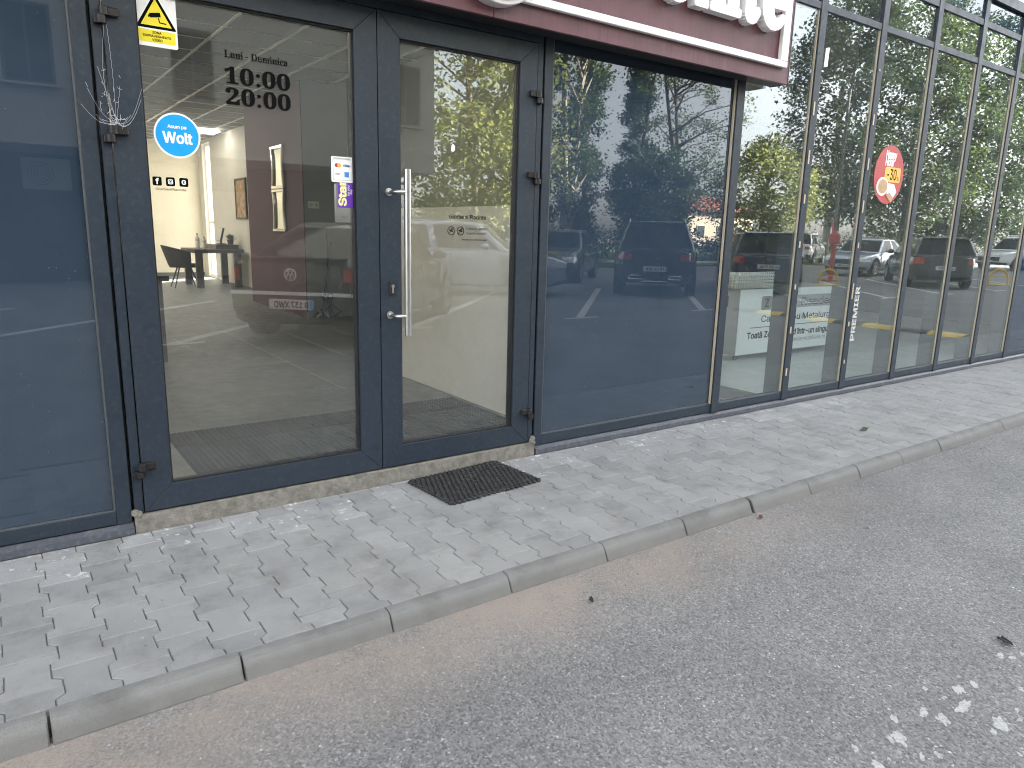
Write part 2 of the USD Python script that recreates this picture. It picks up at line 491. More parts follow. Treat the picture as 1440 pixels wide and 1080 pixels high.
# spandrel glass: dark blue back-painted pane with dust
mat('spandrel_glass', {
    'g': ('geometry', {}), 'n': ('noise_texture', {'scale': 2.2, 'detail': 6.0, 'roughness': 0.65}),
    'r': ('rgb_ramp', {'ramp': [(0.3, (0.0185, 0.029, 0.043)), (0.7, (0.024, 0.036, 0.052))]}),
    'v': ('voronoi_texture', {'scale': 46.0, 'randomness': 1.0}),
    'vr': ('map_range', {'from_min': 0.03, 'from_max': 0.10, 'to_min': 0.8, 'to_max': 0.0, 'clamp': True}),
    'n2': ('noise_texture', {'scale': 5.0, 'detail': 3.0}),
    'n2r': ('map_range', {'from_min': 0.5, 'from_max': 0.65, 'to_min': 0.0, 'to_max': 1.0, 'clamp': True}),
    'mu': ('math', {'math_type': 'multiply'}),
    'mx': ('mix', {'mix_type': 'mix', 'color2': (0.30, 0.31, 0.32)}),
    'mp': ('mapping', {'scale': (1.0, 1.0, 2.2)}), 'wn': ('noise_texture', {'scale': 1.0, 'detail': 1.0}),
    'b': ('bump', {'strength': 1.0, 'distance': 0.00018}),
    'd': ('diffuse_bsdf', {}), 'gl': ('glossy_bsdf', {'color': (0.95, 0.97, 1.0), 'roughness': 0.0}),
    'f': ('fresnel', {'IOR': 1.85}), 'm': ('mix_closure', {})},
    [('g.position', 'n.vector'), ('n.fac', 'r.fac'), ('g.position', 'v.vector'), ('v.distance', 'vr.value'), ('g.position', 'n2.vector'),
     ('n2.fac', 'n2r.value'), ('vr.result', 'mu.value1'), ('n2r.result', 'mu.value2'), ('mu.value', 'mx.fac'), ('r.color', 'mx.color1'),
     ('mx.color', 'd.color'), ('g.position', 'mp.vector'), ('mp.vector', 'wn.vector'), ('wn.fac', 'b.height'), ('b.normal', 'gl.normal'),
     ('f.fac', 'm.fac'), ('d.BSDF', 'm.closure1'), ('gl.BSDF', 'm.closure2')], surface='m.closure')
glass('door_glass', 1.95, (0.96, 0.97, 0.96), wave=0.00012, film=0.012)
glass('facade_glass', 2.1, (0.92, 0.955, 0.955), wave=0.00035, film=0.012, wscale=(0.6, 0.6, 3.2))
glass('car_glass', 1.6, (0.25, 0.28, 0.28))
glass('bottle_glass', 1.5, (0.8, 0.82, 0.8))

# paving block, asphalt and kerb
def paver_material(name, a, b, stain=0.5, cut=0.665):
    mat(name, {
        'g': ('geometry', {}), 'o': ('object_info', {}),
        'n': ('noise_texture', {'scale': 4.0, 'detail': 6.0, 'roughness': 0.62}),
        'r': ('rgb_ramp', {'ramp': [(0.3, a), (0.7, b)]}),
        'mr': ('map_range', {'from_min': 0.0, 'from_max': 1.0, 'to_min': 0.93, 'to_max': 1.06}),
        'mx': ('mix', {'mix_type': 'multiply', 'fac': 1.0}),
        'nf': ('noise_texture', {'scale': 420.0, 'detail': 3.0, 'roughness': 0.7}),
        'fr': ('map_range', {'from_min': 0.3, 'from_max': 0.7, 'to_min': 0.76, 'to_max': 1.24, 'clamp': True}),
        'mf': ('mix', {'mix_type': 'multiply', 'fac': 1.0}),
        'v': ('noise_texture', {'scale': 21.0, 'detail': 6.0, 'roughness': 0.6, 'distortion': 0.6}),
        'vr': ('map_range', {'from_min': cut, 'from_max': cut + 0.055, 'to_min': 0.0, 'to_max': stain, 'clamp': True}),
        'ms': ('mix', {'mix_type': 'mix', 'color2': (0.50, 0.51, 0.52)}),
        'v2': ('noise_texture', {'scale': 5.0, 'detail': 8.0, 'roughness': 0.7}),
        'v2r': ('map_range', {'from_min': 0.50, 'from_max': 0.72, 'to_min': 0.0, 'to_max': 0.75, 'clamp': True}),
        'md': ('mix', {'mix_type': 'multiply', 'color2': (0.60, 0.58, 0.56)}),
        'bn': ('noise_texture', {'scale': 240.0, 'detail': 5.0}),
        'b': ('bump', {'strength': 0.5, 'distance': 0.0022}),
        'p': ('principled_bsdf', {'roughness': 0.82, 'specular_ior_level': 0.35})},
        [('g.position', 'n.vector'), ('n.fac', 'r.fac'), ('o.random', 'mr.value'), ('r.color', 'mx.color1'), ('mr.result', 'mx.color2'),
         ('g.position', 'nf.vector'), ('nf.fac', 'fr.value'), ('mx.color', 'mf.color1'), ('fr.result', 'mf.color2'),
         ('g.position', 'v2.vector'), ('v2.fac', 'v2r.value'), ('v2r.result', 'md.fac'), ('mf.color', 'md.color1'),
         ('g.position', 'v.vector'), ('v.fac', 'vr.value'), ('vr.result', 'ms.fac'), ('md.color', 'ms.color1'), ('ms.color', 'p.base_color'),
         ('g.position', 'bn.vector'), ('bn.fac', 'b.height'), ('b.normal', 'p.normal')])


paver_material('paver_plain', (0.222, 0.224, 0.225), (0.282, 0.283, 0.281))
paver_material('paver_dark', (0.203, 0.206, 0.209), (0.272, 0.273, 0.272))
paver_material('paver_pale', (0.236, 0.238, 0.239), (0.292, 0.294, 0.293), 0.7)
paver_material('paver_stained', (0.238, 0.241, 0.245), (0.325, 0.326, 0.326), 0.95, 0.60)
mat('kerb_concrete', {
    'g': ('geometry', {}), 's': ('separate_xyz', {}), 'n': ('noise_texture', {'scale': 7.0, 'detail': 7.0, 'roughness': 0.65}),
    'r': ('rgb_ramp', {'ramp': [(0.3, (0.150, 0.150, 0.149)), (0.7, (0.218, 0.218, 0.215))]}),
    'nf': ('noise_texture', {'scale': 400.0, 'detail': 3.0}), 'fr': ('map_range', {'from_min': 0.3, 'from_max': 0.7, 'to_min': 0.78, 'to_max': 1.22, 'clamp': True}),
    'mf': ('mix', {'mix_type': 'multiply', 'fac': 1.0}),
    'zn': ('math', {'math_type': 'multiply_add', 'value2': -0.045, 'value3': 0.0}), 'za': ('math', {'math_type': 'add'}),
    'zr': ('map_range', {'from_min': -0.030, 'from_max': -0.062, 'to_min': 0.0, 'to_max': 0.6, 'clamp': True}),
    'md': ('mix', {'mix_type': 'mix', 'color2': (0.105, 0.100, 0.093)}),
    'n3': ('noise_texture', {'scale': 3.3, 'detail': 6.0, 'roughness': 0.7}), 'r3': ('map_range', {'from_min': 0.52, 'from_max': 0.70, 'to_min': 0.0, 'to_max': 0.6, 'clamp': True}),
    'm3': ('mix', {'mix_type': 'multiply', 'color2': (0.55, 0.53, 0.50)}),
    'b': ('bump', {'strength': 0.6, 'distance': 0.003}), 'p': ('principled_bsdf', {'roughness': 0.88, 'specular_ior_level': 0.3})},
    [('g.position', 's.vector'), ('g.position', 'n.vector'), ('n.fac', 'r.fac'), ('g.position', 'nf.vector'), ('nf.fac', 'fr.value'), ('r.color', 'mf.color1'), ('fr.result', 'mf.color2'),
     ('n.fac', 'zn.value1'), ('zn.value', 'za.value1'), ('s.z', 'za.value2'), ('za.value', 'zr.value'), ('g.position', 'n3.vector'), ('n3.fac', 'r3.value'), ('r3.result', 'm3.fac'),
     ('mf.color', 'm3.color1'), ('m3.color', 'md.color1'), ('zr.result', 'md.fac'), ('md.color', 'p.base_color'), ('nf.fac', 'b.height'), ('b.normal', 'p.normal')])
paint('joint_sand', (0.17, 0.155, 0.13), 0.95, var=0.4, scale=25)

mat('asphalt', {
    'g': ('geometry', {}), 's': ('separate_xyz', {}),
    'v': ('voronoi_texture', {'scale': 150.0}),
    'vc': ('rgb_to_bw', {}),
    'vr': ('rgb_ramp', {'ramp': [(0.0, (0.092, 0.093, 0.096)), (0.42, (0.170, 0.171, 0.175)), (0.78, (0.230, 0.230, 0.233)), (0.92, (0.31, 0.31, 0.31)), (1.0, (0.58, 0.57, 0.55))]}),
    'n1': ('noise_texture', {'scale': 620.0, 'detail': 2.0}),
    'n1r': ('map_range', {'from_min': 0.3, 'from_max': 0.7, 'to_min': 0.72, 'to_max': 1.28, 'clamp': True}),
    'm1': ('mix', {'mix_type': 'multiply', 'fac': 1.0}),
    'n2': ('noise_texture', {'scale': 0.9, 'detail': 6.0, 'roughness': 0.6}),
    'n2r': ('map_range', {'from_min': 0.3, 'from_max': 0.7, 'to_min': 0.80, 'to_max': 1.20, 'clamp': True}),
    'm2': ('mix', {'mix_type': 'multiply', 'fac': 1.0}),
    # sand swept up along the kerb
    'dy': ('map_range', {'from_min': -1.72, 'from_max': -1.22, 'to_min': 0.0, 'to_max': 1.0, 'clamp': True}),
    'dx': ('map_range', {'from_min': 1.8, 'from_max': 4.0, 'to_min': 1.0, 'to_max': 0.12, 'clamp': True}),
    'dn': ('noise_texture', {'scale': 2.6, 'detail': 7.0, 'roughness': 0.65}),
    'dnr': ('map_range', {'from_min': 0.30, 'from_max': 0.62, 'to_min': 0.0, 'to_max': 1.25, 'clamp': True}),
    'dm': ('math', {'math_type': 'multiply'}), 'dm2': ('math', {'math_type': 'multiply', 'use_clamp': True}),
    'df': ('math', {'math_type': 'multiply', 'value2': 0.9}),
    'dc': ('mix', {'mix_type': 'mix'}),
    'dcol': ('mix', {'mix_type': 'multiply', 'fac': 0.55, 'color1': (0.285, 0.247, 0.215)}),
    'bn': ('voronoi_texture', {'scale': 150.0}), 'bm': ('math', {'math_type': 'multiply', 'value2': -1.0}),
    'b': ('bump', {'strength': 0.8, 'distance': 0.004}),
    'p': ('principled_bsdf', {'roughness': 0.85, 'specular_ior_level': 0.3})},
    [('g.position', 's.vector'), ('g.position', 'v.vector'), ('v.color', 'vc.color'), ('vc.val', 'vr.fac'),
     ('g.position', 'n1.vector'), ('n1.fac', 'n1r.value'), ('vr.color', 'm1.color1'), ('n1r.result', 'm1.color2'),
     ('g.position', 'n2.vector'), ('n2.fac', 'n2r.value'), ('m1.color', 'm2.color1'), ('n2r.result', 'm2.color2'),
     ('s.y', 'dy.value'), ('s.x', 'dx.value'), ('g.position', 'dn.vector'), ('dn.fac', 'dnr.value'),
     ('dy.result', 'dm.value1'), ('dx.result', 'dm.value2'), ('dm.value', 'dm2.value1'), ('dnr.result', 'dm2.value2'),
     ('dm2.value', 'df.value1'), ('df.value', 'dc.fac'), ('m2.color', 'dc.color1'), ('n1r.result', 'dcol.color2'), ('dcol.color', 'dc.color2'),
     ('dc.color', 'p.base_color'), ('g.position', 'bn.vector'), ('bn.distance', 'bm.value1'), ('bm.value', 'b.height'), ('b.normal', 'p.normal')])


def leaf_material(name, dark, light, glow):
    mat(name, {
        'g': ('geometry', {}), 'n': ('noise_texture', {'scale': 0.55, 'detail': 3.0}),
        'r': ('rgb_ramp', {'ramp': [(0.0, dark), (0.6, tuple((np.array(dark) + np.array(light)) / 2)), (1.0, light)]}),
        'a': ('math', {'math_type': 'multiply_add', 'value2': 0.55, 'value3': 0.0}), 'am': ('math', {'math_type': 'multiply_add', 'value2': 0.75}),
        'p': ('principled_bsdf', {'roughness': 0.5, 'specular_ior_level': 0.4}),
        't': ('translucent_bsdf', {'color': glow}), 'm': ('mix_closure', {'fac': 0.38})},
        [('g.position', 'n.vector'), ('g.random_per_island', 'a.value1'), ('n.fac', 'am.value1'), ('a.value', 'am.value3'),
         ('am.value', 'r.fac'), ('r.color', 'p.base_color'), ('p.BSDF', 'm.closure1'), ('t.BSDF', 'm.closure2')], surface='m.closure')


leaf_material('leaves_mid', (0.019, 0.037, 0.015), (0.080, 0.112, 0.044), (0.095, 0.135, 0.04))
leaf_material('leaves_dark', (0.012, 0.026, 0.012), (0.048, 0.074, 0.032), (0.045, 0.075, 0.025))
leaf_material('leaves_bright', (0.060, 0.085, 0.026), (0.22, 0.245, 0.085), (0.34, 0.36, 0.11))
leaf_material('leaves_grey', (0.030, 0.048, 0.026), (0.10, 0.125, 0.070), (0.12, 0.15, 0.06))

# ================================================================== ground, road, kerb, pavement
ROAD_Z = -0.066
obj('ground', bx(-160, 260, -260, 120, -1.2, -0.16), 'soil', kind='structure', label='bare earth beyond the car park')
road = obj('road', bx(-40, 120, -18.6, -1.17, -0.15, ROAD_Z), 'asphalt', kind='structure',
           label='grey asphalt road and car park with sand drifted along the kerb')
obj('verge', bx(-40, 120, -60, -18.6, -0.15, ROAD_Z + 0.06), 'verge_green', kind='structure', label='rough green verge behind the car park')

sidewalk = obj('sidewalk', bx(-3, 42, -1.16, 0.10, -0.15, -0.007), 'joint_sand', kind='structure',
               label='pavement of grey interlocking concrete blocks along the shop front')


def block_outline(cx, cy):
    w, n = 0.0825 - 0.0014, 0.0575 - 0.0014
    e = 0.1 - 0.0014
    pts = [(w, -e), (w, -0.060), (n, -0.040), (n, 0.040), (w, 0.060), (w, e),
           (-w, e), (-w, 0.060), (-n, 0.040), (-n, -0.040), (-w, -0.060), (-w, -e)]
    return [(cx + x, cy + y) for x, y in pts]


cells = []
pave_area = sbox(-1.9, -1.137, 26, -0.024)
for k in range(-17, 184):
    cx = 0.386 + 0.14 * k
    for j in range(-8, 6):
        cy = -0.641 + (0.1 if k % 2 else 0.0) + 0.2 * j
        if cy > 0.1 or cy < -1.25:
            continue
        p = Polygon(block_outline(cx, cy)).intersection(pave_area)
        for g in getattr(p, 'geoms', [p]):
            if g.area > 0.0012:
                cells.append((math.hypot(cx - EYE[0], cy - EYE[1]), cx, cy, g))
cells.sort(key=lambda c: c[0])
far_blocks = []
pr = np.random.default_rng(3)
in_view = 0
for d, cx, cy, g in cells:
    pts = np.array(g.exterior.coords)[:-1]
    c = pts.mean(0)
    z1 = 0.0 + pr.normal(0, 0.0011)
    msh = prism(pts, -0.05, z1, 0.0028)
    v, f = msh
    tx, ty = pr.normal(0, 0.005, 2)
    a = pr.normal(0, 0.006)
    q = v[:, :2] - c
    v = np.c_[c[0] + q[:, 0] * math.cos(a) - q[:, 1] * math.sin(a), c[1] + q[:, 0] * math.sin(a) + q[:, 1] * math.cos(a),
              v[:, 2] + q[:, 0] * tx + q[:, 1] * ty]
    view = cx > -0.35 + (-0.0 - cy) * 0.2 - 0.25
    if view and in_view < 297:
        in_view += 1
        u = pr.random()
        near_wall = cy > -0.33
        kind = 'paver_stained' if (near_wall and u < 0.7) else 'paver_dark' if u < 0.30 else 'paver_pale' if u > 0.82 else 'paver_plain'
        obj('paving_block', (v, f), kind, sidewalk)
    else:
        far_blocks.append((v, f))
obj('far_paving_blocks', cat_(*far_blocks), 'paver_plain', sidewalk, kind='stuff')

kerb = thing('kerb', kind='structure', label='low bevelled concrete kerb between pavement and road')
prof = [(-1.141, -0.15), (-1.141, 0.000), (-1.142, 0.001), (-1.166, 0.0005), (-1.174, -0.003), (-1.181, -0.010), (-1.193, -0.030), (-1.203, -0.050), (-1.210, -0.064), (-1.211, -0.15)]
far_kerb = []
for k in range(-4, 60):
    x0, x1 = 0.5 * k + 0.0015 + 0.001 * pr.random(), 0.5 * (k + 1) - 0.001
    if k in (0, 1, 6):
        x0 += 0.004
    if k == 5:
        x1 -= 0.012
    ps = np.array(prof)
    n = len(ps)
    ch = 0.004
    dz, dy = pr.normal(0, 0.0015), pr.normal(0, 0.0015)
    vs = []
    for xx, s in ((x0, ch), (x0 + ch, 0), (x1 - ch, 0), (x1, ch)):
        vs.append(np.c_[np.full(n, xx), ps[:, 0] + dy + np.where(ps[:, 1] > -0.03, 0, s * 0.6), ps[:, 1] + dz - np.where(ps[:, 1] > -0.1, s * 0.7, 0)])
    v = np.vstack(vs)
    f = []
    for r in range(3):
        for i in range(n):
            j = (i + 1) % n
            f += [(r * n + i, (r + 1) * n + j, r * n + j), (r * n + i, (r + 1) * n + i, (r + 1) * n + j)]
    for i in range(1, n - 1):
        f += [(0, i, i + 1), (3 * n, 3 * n + i + 1, 3 * n + i)]
    msh = (v, np.array(f)[:, ::-1])
    if k < 30:
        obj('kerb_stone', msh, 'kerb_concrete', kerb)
    else:
        far_kerb.append(msh)
obj('far_kerb_stones', cat_(*far_kerb), 'kerb_concrete', kerb, kind='stuff')

# parking bay lines, worn
bays = thing('parking_lines', kind='structure', label='white painted bay lines slanting across the car park')


def ground_strip(x0, y0, x1, y1, w, z, mt, parent, name):
    d = np.array([x1 - x0, y1 - y0])
    d = d / np.linalg.norm(d)
    nn = np.array([-d[1], d[0]]) * w / 2
    a, b = np.array([x0, y0]), np.array([x1, y1])
    obj(name, prism([a - nn, b - nn, b + nn, a + nn], z - 0.003, z), mt, parent)


for off in (-10.1, -7.1, -4.0, -0.95, 2.15, 5.2, 8.6, 11.9, 14.87, 18.2, 21.4):
    x = off + 5.6
    ground_strip(x, -5.6, x + 4.7, -10.3, 0.13, ROAD_Z + 0.005, 'road_paint', bays, 'bay_line')
    ground_strip(x - 0.35, -5.55, x + 0.35, -5.55, 0.10, ROAD_Z + 0.009, 'road_paint', bays, 'bay_tick')

# ================================================================== the shop building
shop = thing('shop_building', 'anthracite glazed shop front of a tall pale building with double entrance door', 'building')
Y0 = 0.0
FT = 0.06   # frame depth


def fr(name, x0, x1, z0, z1, y0=0.0, y1=FT, mt='frame_paint', c=0.002, parent=shop):
    return obj(name, bx(x0, x1, y0, y1, z0, z1, c), mt, parent)


# --- flashing and sills under the frames
def flash(x0, x1):
    ps = [(-0.020, 0.0), (-0.020, 0.030), (0.002, 0.046), (0.05, 0.046), (0.05, 0.0)]
    v, f = prism(ps, 0, x1 - x0)
    obj('flashing', (np.c_[x0 + v[:, 2], v[:, 0], v[:, 1]], f), 'flashing', shop)


flash(-3.0, 0.383)
flash(2.522, 4.13)
flash(4.132, 9.6)
flash(9.602, 24.0)

# --- left spandrel bay
obj('spandrel_panel', bx(-1.18, 0.327, 0.018, 0.045, 0.10, 2.36), 'spandrel_glass', shop)
obj('spandrel_panel', bx(-2.90, -1.24, 0.018, 0.045, 0.10, 2.36), 'spandrel_glass', shop)
fr('frame_post', 0.323, 0.380, 0.046, 2.40)
fr('frame_post', -1.24, -1.18, 0.046, 2.40)
fr('frame_rail', -1.18, 0.3225, 0.050, 0.107, 0.001)
fr('frame_rail', -2.90, -1.2405, 0.050, 0.107, 0.001)
obj('glazing_strip', bx(-1.18, 0.3225, 0.006, 0.016, 0.1075, 0.113), 'frame_grey', shop)
obj('glazing_strip', bx(0.3155, 0.3225, 0.006, 0.016, 0.1135, 2.36), 'frame_grey', shop)
# --- joint and door frame
obj('joint', bx(0.381, 0.3905, 0.035, 0.055, 0.046, 2.40), 'gasket', shop)
fr('door_frame', 0.391, 0.4275, 0.030, 2.268, 0.004)
fr('door_frame', 2.4705, 2.507, 0.030, 2.268, 0.004)
fr('door_frame', 0.391, 2.507, 2.2685, 2.345, 0.003)
obj('joint', bx(2.5075, 2.517, 0.035, 0.055, 0.046, 2.40), 'gasket', shop)
# concrete threshold below the doors
sill_pts = [(0.388, -0.006), (0.388, 0.2), (2.512, 0.2), (2.512, -0.010)]
n = 26
top = []
srng = np.random.default_rng(5)
front = [(0.388 + (2.512 - 0.388) * i / n, -0.010 + srng.normal(0, 0.003)) for i in range(n + 1)]
v, f = prism(front + [(2.512, 0.18), (0.388, 0.18)], -0.05, 0.076, 0.006)
obj('threshold', (v, f), 'concrete', shop)
chips = []
for cx0, cz0 in ((0.392, 0.088), (0.405, 0.080), (2.497, 0.085), (2.505, 0.10), (2.508, 0.074)):
    s = trimesh.creation.icosphere(subdivisions=2, radius=0.016)
    s.vertices *= 1 + 0.35 * (meshkit.noise(s.vertices * 90, 4)[:, None] - 0.5)
    chips.append((np.array(s.vertices) + (cx0, -0.004, cz0), s.faces))
obj('mortar', cat_(*chips), 'concrete', shop)


def mitred_leaf(x0, x1, z0, z1, ws, wb, wt, y0, y1):
    """Four profiles of a door leaf meeting in mitres."""
    o = [(x0, z0), (x1, z0), (x1, z1), (x0, z1)]
    i = [(x0 + ws, z0 + wb), (x1 - ws, z0 + wb), (x1 - ws, z1 - wt), (x0 + ws, z1 - wt)]
    out = []
    for k in range(4):
        j = (k + 1) % 4
        P = np.array([o[k], o[j], i[j], i[k]], float)
        P = P + (P.mean(0) - P) * 0.0004
        out.append(upright(P, y0, y1 - y0, 0.0018))
    return cat_(*out)


def hinge(door, x, z, side):
    """Barrel hinge: lower and upper knuckle with flaps."""
    s = side
    a = lathe([(0, -0.030), (0.0155, -0.030), (0.017, -0.028), (0.017, -0.001), (0, -0.001)], 16, at=(x - s * 0.006, -0.016, z))
    b = lathe([(0, 0.001), (0.017, 0.001), (0.017, 0.030), (0.0155, 0.032), (0, 0.032)], 16, at=(x + s * 0.004, -0.016, z))
    fl1 = bx(min(x - s * 0.03, x), max(x - s * 0.03, x), -0.020, 0.004, z - 0.030, z - 0.002, 0.002)
    fl2 = bx(min(x, x + s * 0.055), max(x, x + s * 0.055), -0.020, 0.0, z + 0.001, z + 0.031, 0.003)
    obj('hinge', cat_(a, b, fl1, fl2), 'hinge_metal', door)


GY = 0.028
doors = []
for (x0, x1) in ((0.4315, 1.5375), (1.5415, 2.4665)):
    d = obj('door', mitred_leaf(x0, x1, 0.083, 2.265, 0.1125, 0.108, 0.105, -0.001, 0.064), 'frame_paint', shop)
    doors.append(d)
    gx0, gx1 = x0 + 0.1125, x1 - 0.1125
    obj('glass_pane', bx(gx0 - 0.01, gx1 + 0.01, GY, GY + 0.010, 0.181, 2.170), 'door_glass', d)
    gs = []
    for a in ((gx0, gx0 + 0.007, 0.191, 2.16), (gx1 - 0.007, gx1, 0.191, 2.16), (gx0 + 0.007, gx1 - 0.007, 0.191, 0.198), (gx0 + 0.007, gx1 - 0.007, 2.153, 2.16)):
        gs.append(bx(a[0], a[1], 0.010, 0.027, a[2], a[3]))
    obj('gasket', cat_(*gs), 'gasket', d)
obj('meeting_stile', bx(1.530, 1.549, 0.045, 0.06, 0.083, 2.265), 'gasket', doors[1])
for z in (2.040, 1.620, 0.272):
    hinge(doors[0], 0.4295, z, 1)
for z in (1.995, 1.580, 0.255):
    hinge(doors[1], 2.4685, z, -1)
handle = obj('pull_handle', tube([(1.648, -0.082, 0.775), (1.648, -0.082, 1.570)], 0.0165, 20), 'steel', doors[1], smooth=40)
for z in (0.873, 1.465):
    obj('standoff', cat_(tube([(1.590, 0.0, z), (1.594, -0.050, z), (1.600, -0.068, z), (1.615, -0.078, z), (1.640, -0.082, z)], 0.0095, 12),
                         lathe([(0, 0), (0.019, 0), (0.019, 0.004), (0, 0.006)], 20, 'y', (1.590, -0.001, z))), 'steel', handle, smooth=40)
lk = obj('lock', upright(rrect(1.588, 1.619, 0.968, 1.044, 0.014), -0.010, 0.010, 0.003), 'black_plastic', doors[1])
obj('key_cylinder', cat_(lathe([(0, 0), (0.0085, 0), (0.0085, 0.003), (0, 0.003)], 18, 'y', (1.6035, -0.0095, 1.016)),
                         bx(1.599, 1.608, -0.0125, -0.0095, 0.982, 1.012, 0.001)), 'steel', lk)

# --- right spandrel bay
obj('spandrel_panel', bx(2.568, 4.124, 0.018, 0.045, 0.10, 2.36), 'spandrel_glass', shop)
fr('frame_post', 2.5175, 2.573, 0.046, 2.40)
fr('frame_rail', 2.5735, 4.1175, 0.050, 0.112, 0.001)
obj('glazing_strip', bx(2.5735, 4.1175, 0.006, 0.016, 0.1125, 0.118), 'frame_grey', shop)
obj('glazing_strip', bx(2.5735, 2.580, 0.006, 0.016, 0.1185, 2.36), 'frame_grey', shop)

# --- curtain wall to the right: deep mullions, panes, transoms
MX = [(4.118, 4.195)] + [(x - 0.039, x + 0.039) for x in (5.000, 5.825, 6.668, 7.505, 8.330, 9.140)]
FIN = 0.165
for k, (a, b) in enumerate(MX):
    m_ = obj('mullion', bx(a, b, -0.012, 0.022, 0.046, 3.43, 0.003), 'frame_paint', shop)
    obj('fin', bx(a + 0.010, b - 0.010, 0.0225, FIN, 0.02, 3.43), 'frame_grey', m_)
    obj('glazing_bead', bx(a - 0.010, a - 0.0005, 0.000, 0.014, 0.112, 2.882), 'glazing_bead', m_)
    if k in (1, 2):
        spots = []
        for z in np.arange(0.25, 2.7, 0.33):
            spots.append(bx(a + 0.018, a + 0.036, -0.016, -0.0122, z + srng.normal(0, 0.05), z + 0.03 + srng.random() * 0.02, 0.003))
        obj('fixing_clip', cat_(*spots), 'glazing_bead', m_)
xs = [m_[0] for m_ in MX]
for k in range(len(MX) - 1):
    a, b = MX[k][1], MX[k + 1][0]
    obj('window_pane', bx(a - 0.006, b + 0.006, 0.006, 0.016, 0.105, 2.890), 'facade_glass', shop)
    fr('frame_rail', a + 0.0005, b - 0.0005, 0.052, 0.109, -0.004, 0.06)
    obj('glazing_strip', bx(a + 0.0005, b - 0.012, -0.001, 0.005, 0.1095, 0.116), 'frame_grey', shop)
    fr('transom', a + 0.0005, b - 0.0005, 2.884, 2.932, -0.008, 0.06)
    obj('window_pane', bx(a - 0.006, b + 0.006, 0.006, 0.016, 2.928, 3.205), 'facade_glass', shop)
    fr('transom', a + 0.0005, b - 0.0005, 3.203, 3.256, -0.008, 0.06)
    obj('spandrel_panel', bx(a - 0.006, b + 0.006, 0.006, 0.03, 3.250, 3.425), 'spandrel_glass', shop)
# beyond the last mullion: opaque panels
for a, b in ((9.179, 10.0), (10.05, 11.4), (11.45, 13.0)):
    obj('spandrel_panel', bx(a, b, 0.006, 0.03, 0.10, 3.42), 'spandrel_glass', shop)
    fr('mullion', b, b + 0.05, 0.046, 3.43, -0.01, 0.06)
    fr('frame_rail', a, b - 0.0005, 0.052, 0.109, -0.004, 0.0)
fr('head_beam', 4.46, 24.0, 3.431, 3.515, -0.03, 0.08)
fr('head_beam', -3.0, 4.455, 3.431, 3.515, -0.03, 0.08)
obj('head_panel', bx(-3.0, 4.117, 0.010, 0.06, 2.402, 3.43), 'frame_paint', shop)
obj('end_wall', bx(13.06, 70.0, 0.0, 0.3, 0.0, 3.43), 'render_wall', shop)
obj('end_wall', bx(-10.0, -3.01, 0.0, 0.3, -0.1, 3.43), 'render_wall', shop)

# --- upper storeys: wall with windows
upper = obj('upper_wall', bx(-10, 70, -0.02, 6.05, 3.516, 22.0), 'render_wall', shop)
for fl in range(2):
    for k in range(10):
        x = -4 + 2.6 * k
        w = obj('window', bx(x, x + 1.5, -0.035, -0.021, 4.3 + 3 * fl, 5.9 + 3 * fl, 0.002), 'frame_paint', shop)
        obj('pane', bx(x + 0.06, x + 0.72, -0.041, -0.0355, 4.36 + 3 * fl, 5.84 + 3 * fl), 'window_dark', w)
        obj('pane', bx(x + 0.78, x + 1.44, -0.041, -0.0355, 4.36 + 3 * fl, 5.84 + 3 * fl), 'window_dark', w)

# ================================================================== inside the bakery, seen through the doors
FZ = 0.08
CZ = 3.10
floor = obj('floor', bx(-3.0, 4.9, 0.185, 15.3, -0.05, FZ - 0.012), 'grout', shop)
tr = np.random.default_rng(9)
nt = 0
rest = []
for ix in range(-3, 9):
    for iy in range(0, 13):
        x0, y0 = 0.929 + 0.593 * (ix - 2), 0.19 + 1.19 * iy - (0.6 if ix % 2 else 0)
        x1, y1 = x0 + 0.591, y0 + 1.188
        y0, y1 = max(y0, 0.187), min(y1, 15.1)
        x1 = min(x1, 4.85)
        if y1 - y0 < 0.05 or x1 - x0 < 0.05:
            continue
        if x0 > 4.0 and y0 < 5 or x0 < 0.2 and y0 > 3:
            continue
        obj('floor_tile', bx(x0, x1, y0, y1, FZ - 0.011, FZ + tr.normal(0, 0.0003), 0.0012), 'floor_tile', floor)
ceil = obj('ceiling', bx(-3.0, 4.16, 0.07, 15.3, CZ + 0.03, CZ + 0.2), 'ceiling_tile', shop)
for ix in range(12):
    for iy in range(25):
        x0, y0 = -2.78 + 0.6 * ix, 0.08 + 0.6 * iy
        if x0 + 0.57 > 4.14 or x0 < 0.1 and iy > 3:
            continue
        if 0.7 < x0 < 3.4:
            obj('ceiling_tile', bx(x0 + 0.013, x0 + 0.587, y0 + 0.008, y0 + 0.592, CZ + 0.008, CZ + 0.024), 'ceiling_tile', ceil)
for ix in range(12):
    x0 = -2.8 + 0.6 * ix
    obj('ceiling_bar', bx(x0 - 0.014, x0 + 0.014, 0.08, 15.2, CZ - 0.004, CZ + 0.0235), 'ceiling_bar', ceil)
for iy in range(1, 26):
    y0 = 0.08 + 0.6 * iy - 0.004
    obj('ceiling_bar', bx(-2.9, 4.14, y0 - 0.0055, y0 + 0.0055, CZ + 0.001, CZ + 0.0075), 'ceiling_bar', ceil)
# walls
obj('interior_wall', bx(-3.2, 4.9, 15.1, 15.3, -0.05, 3.4), 'cream_wall', shop)
obj('interior_wall', bx(-3.2, -3.0, 0.07, 15.1, -0.05, 3.4), 'cream_wall', shop)
obj('skirting', bx(-3.0, 4.14, 15.085, 15.0995, FZ + 0.001, FZ + 0.09), 'floor_tile', shop)
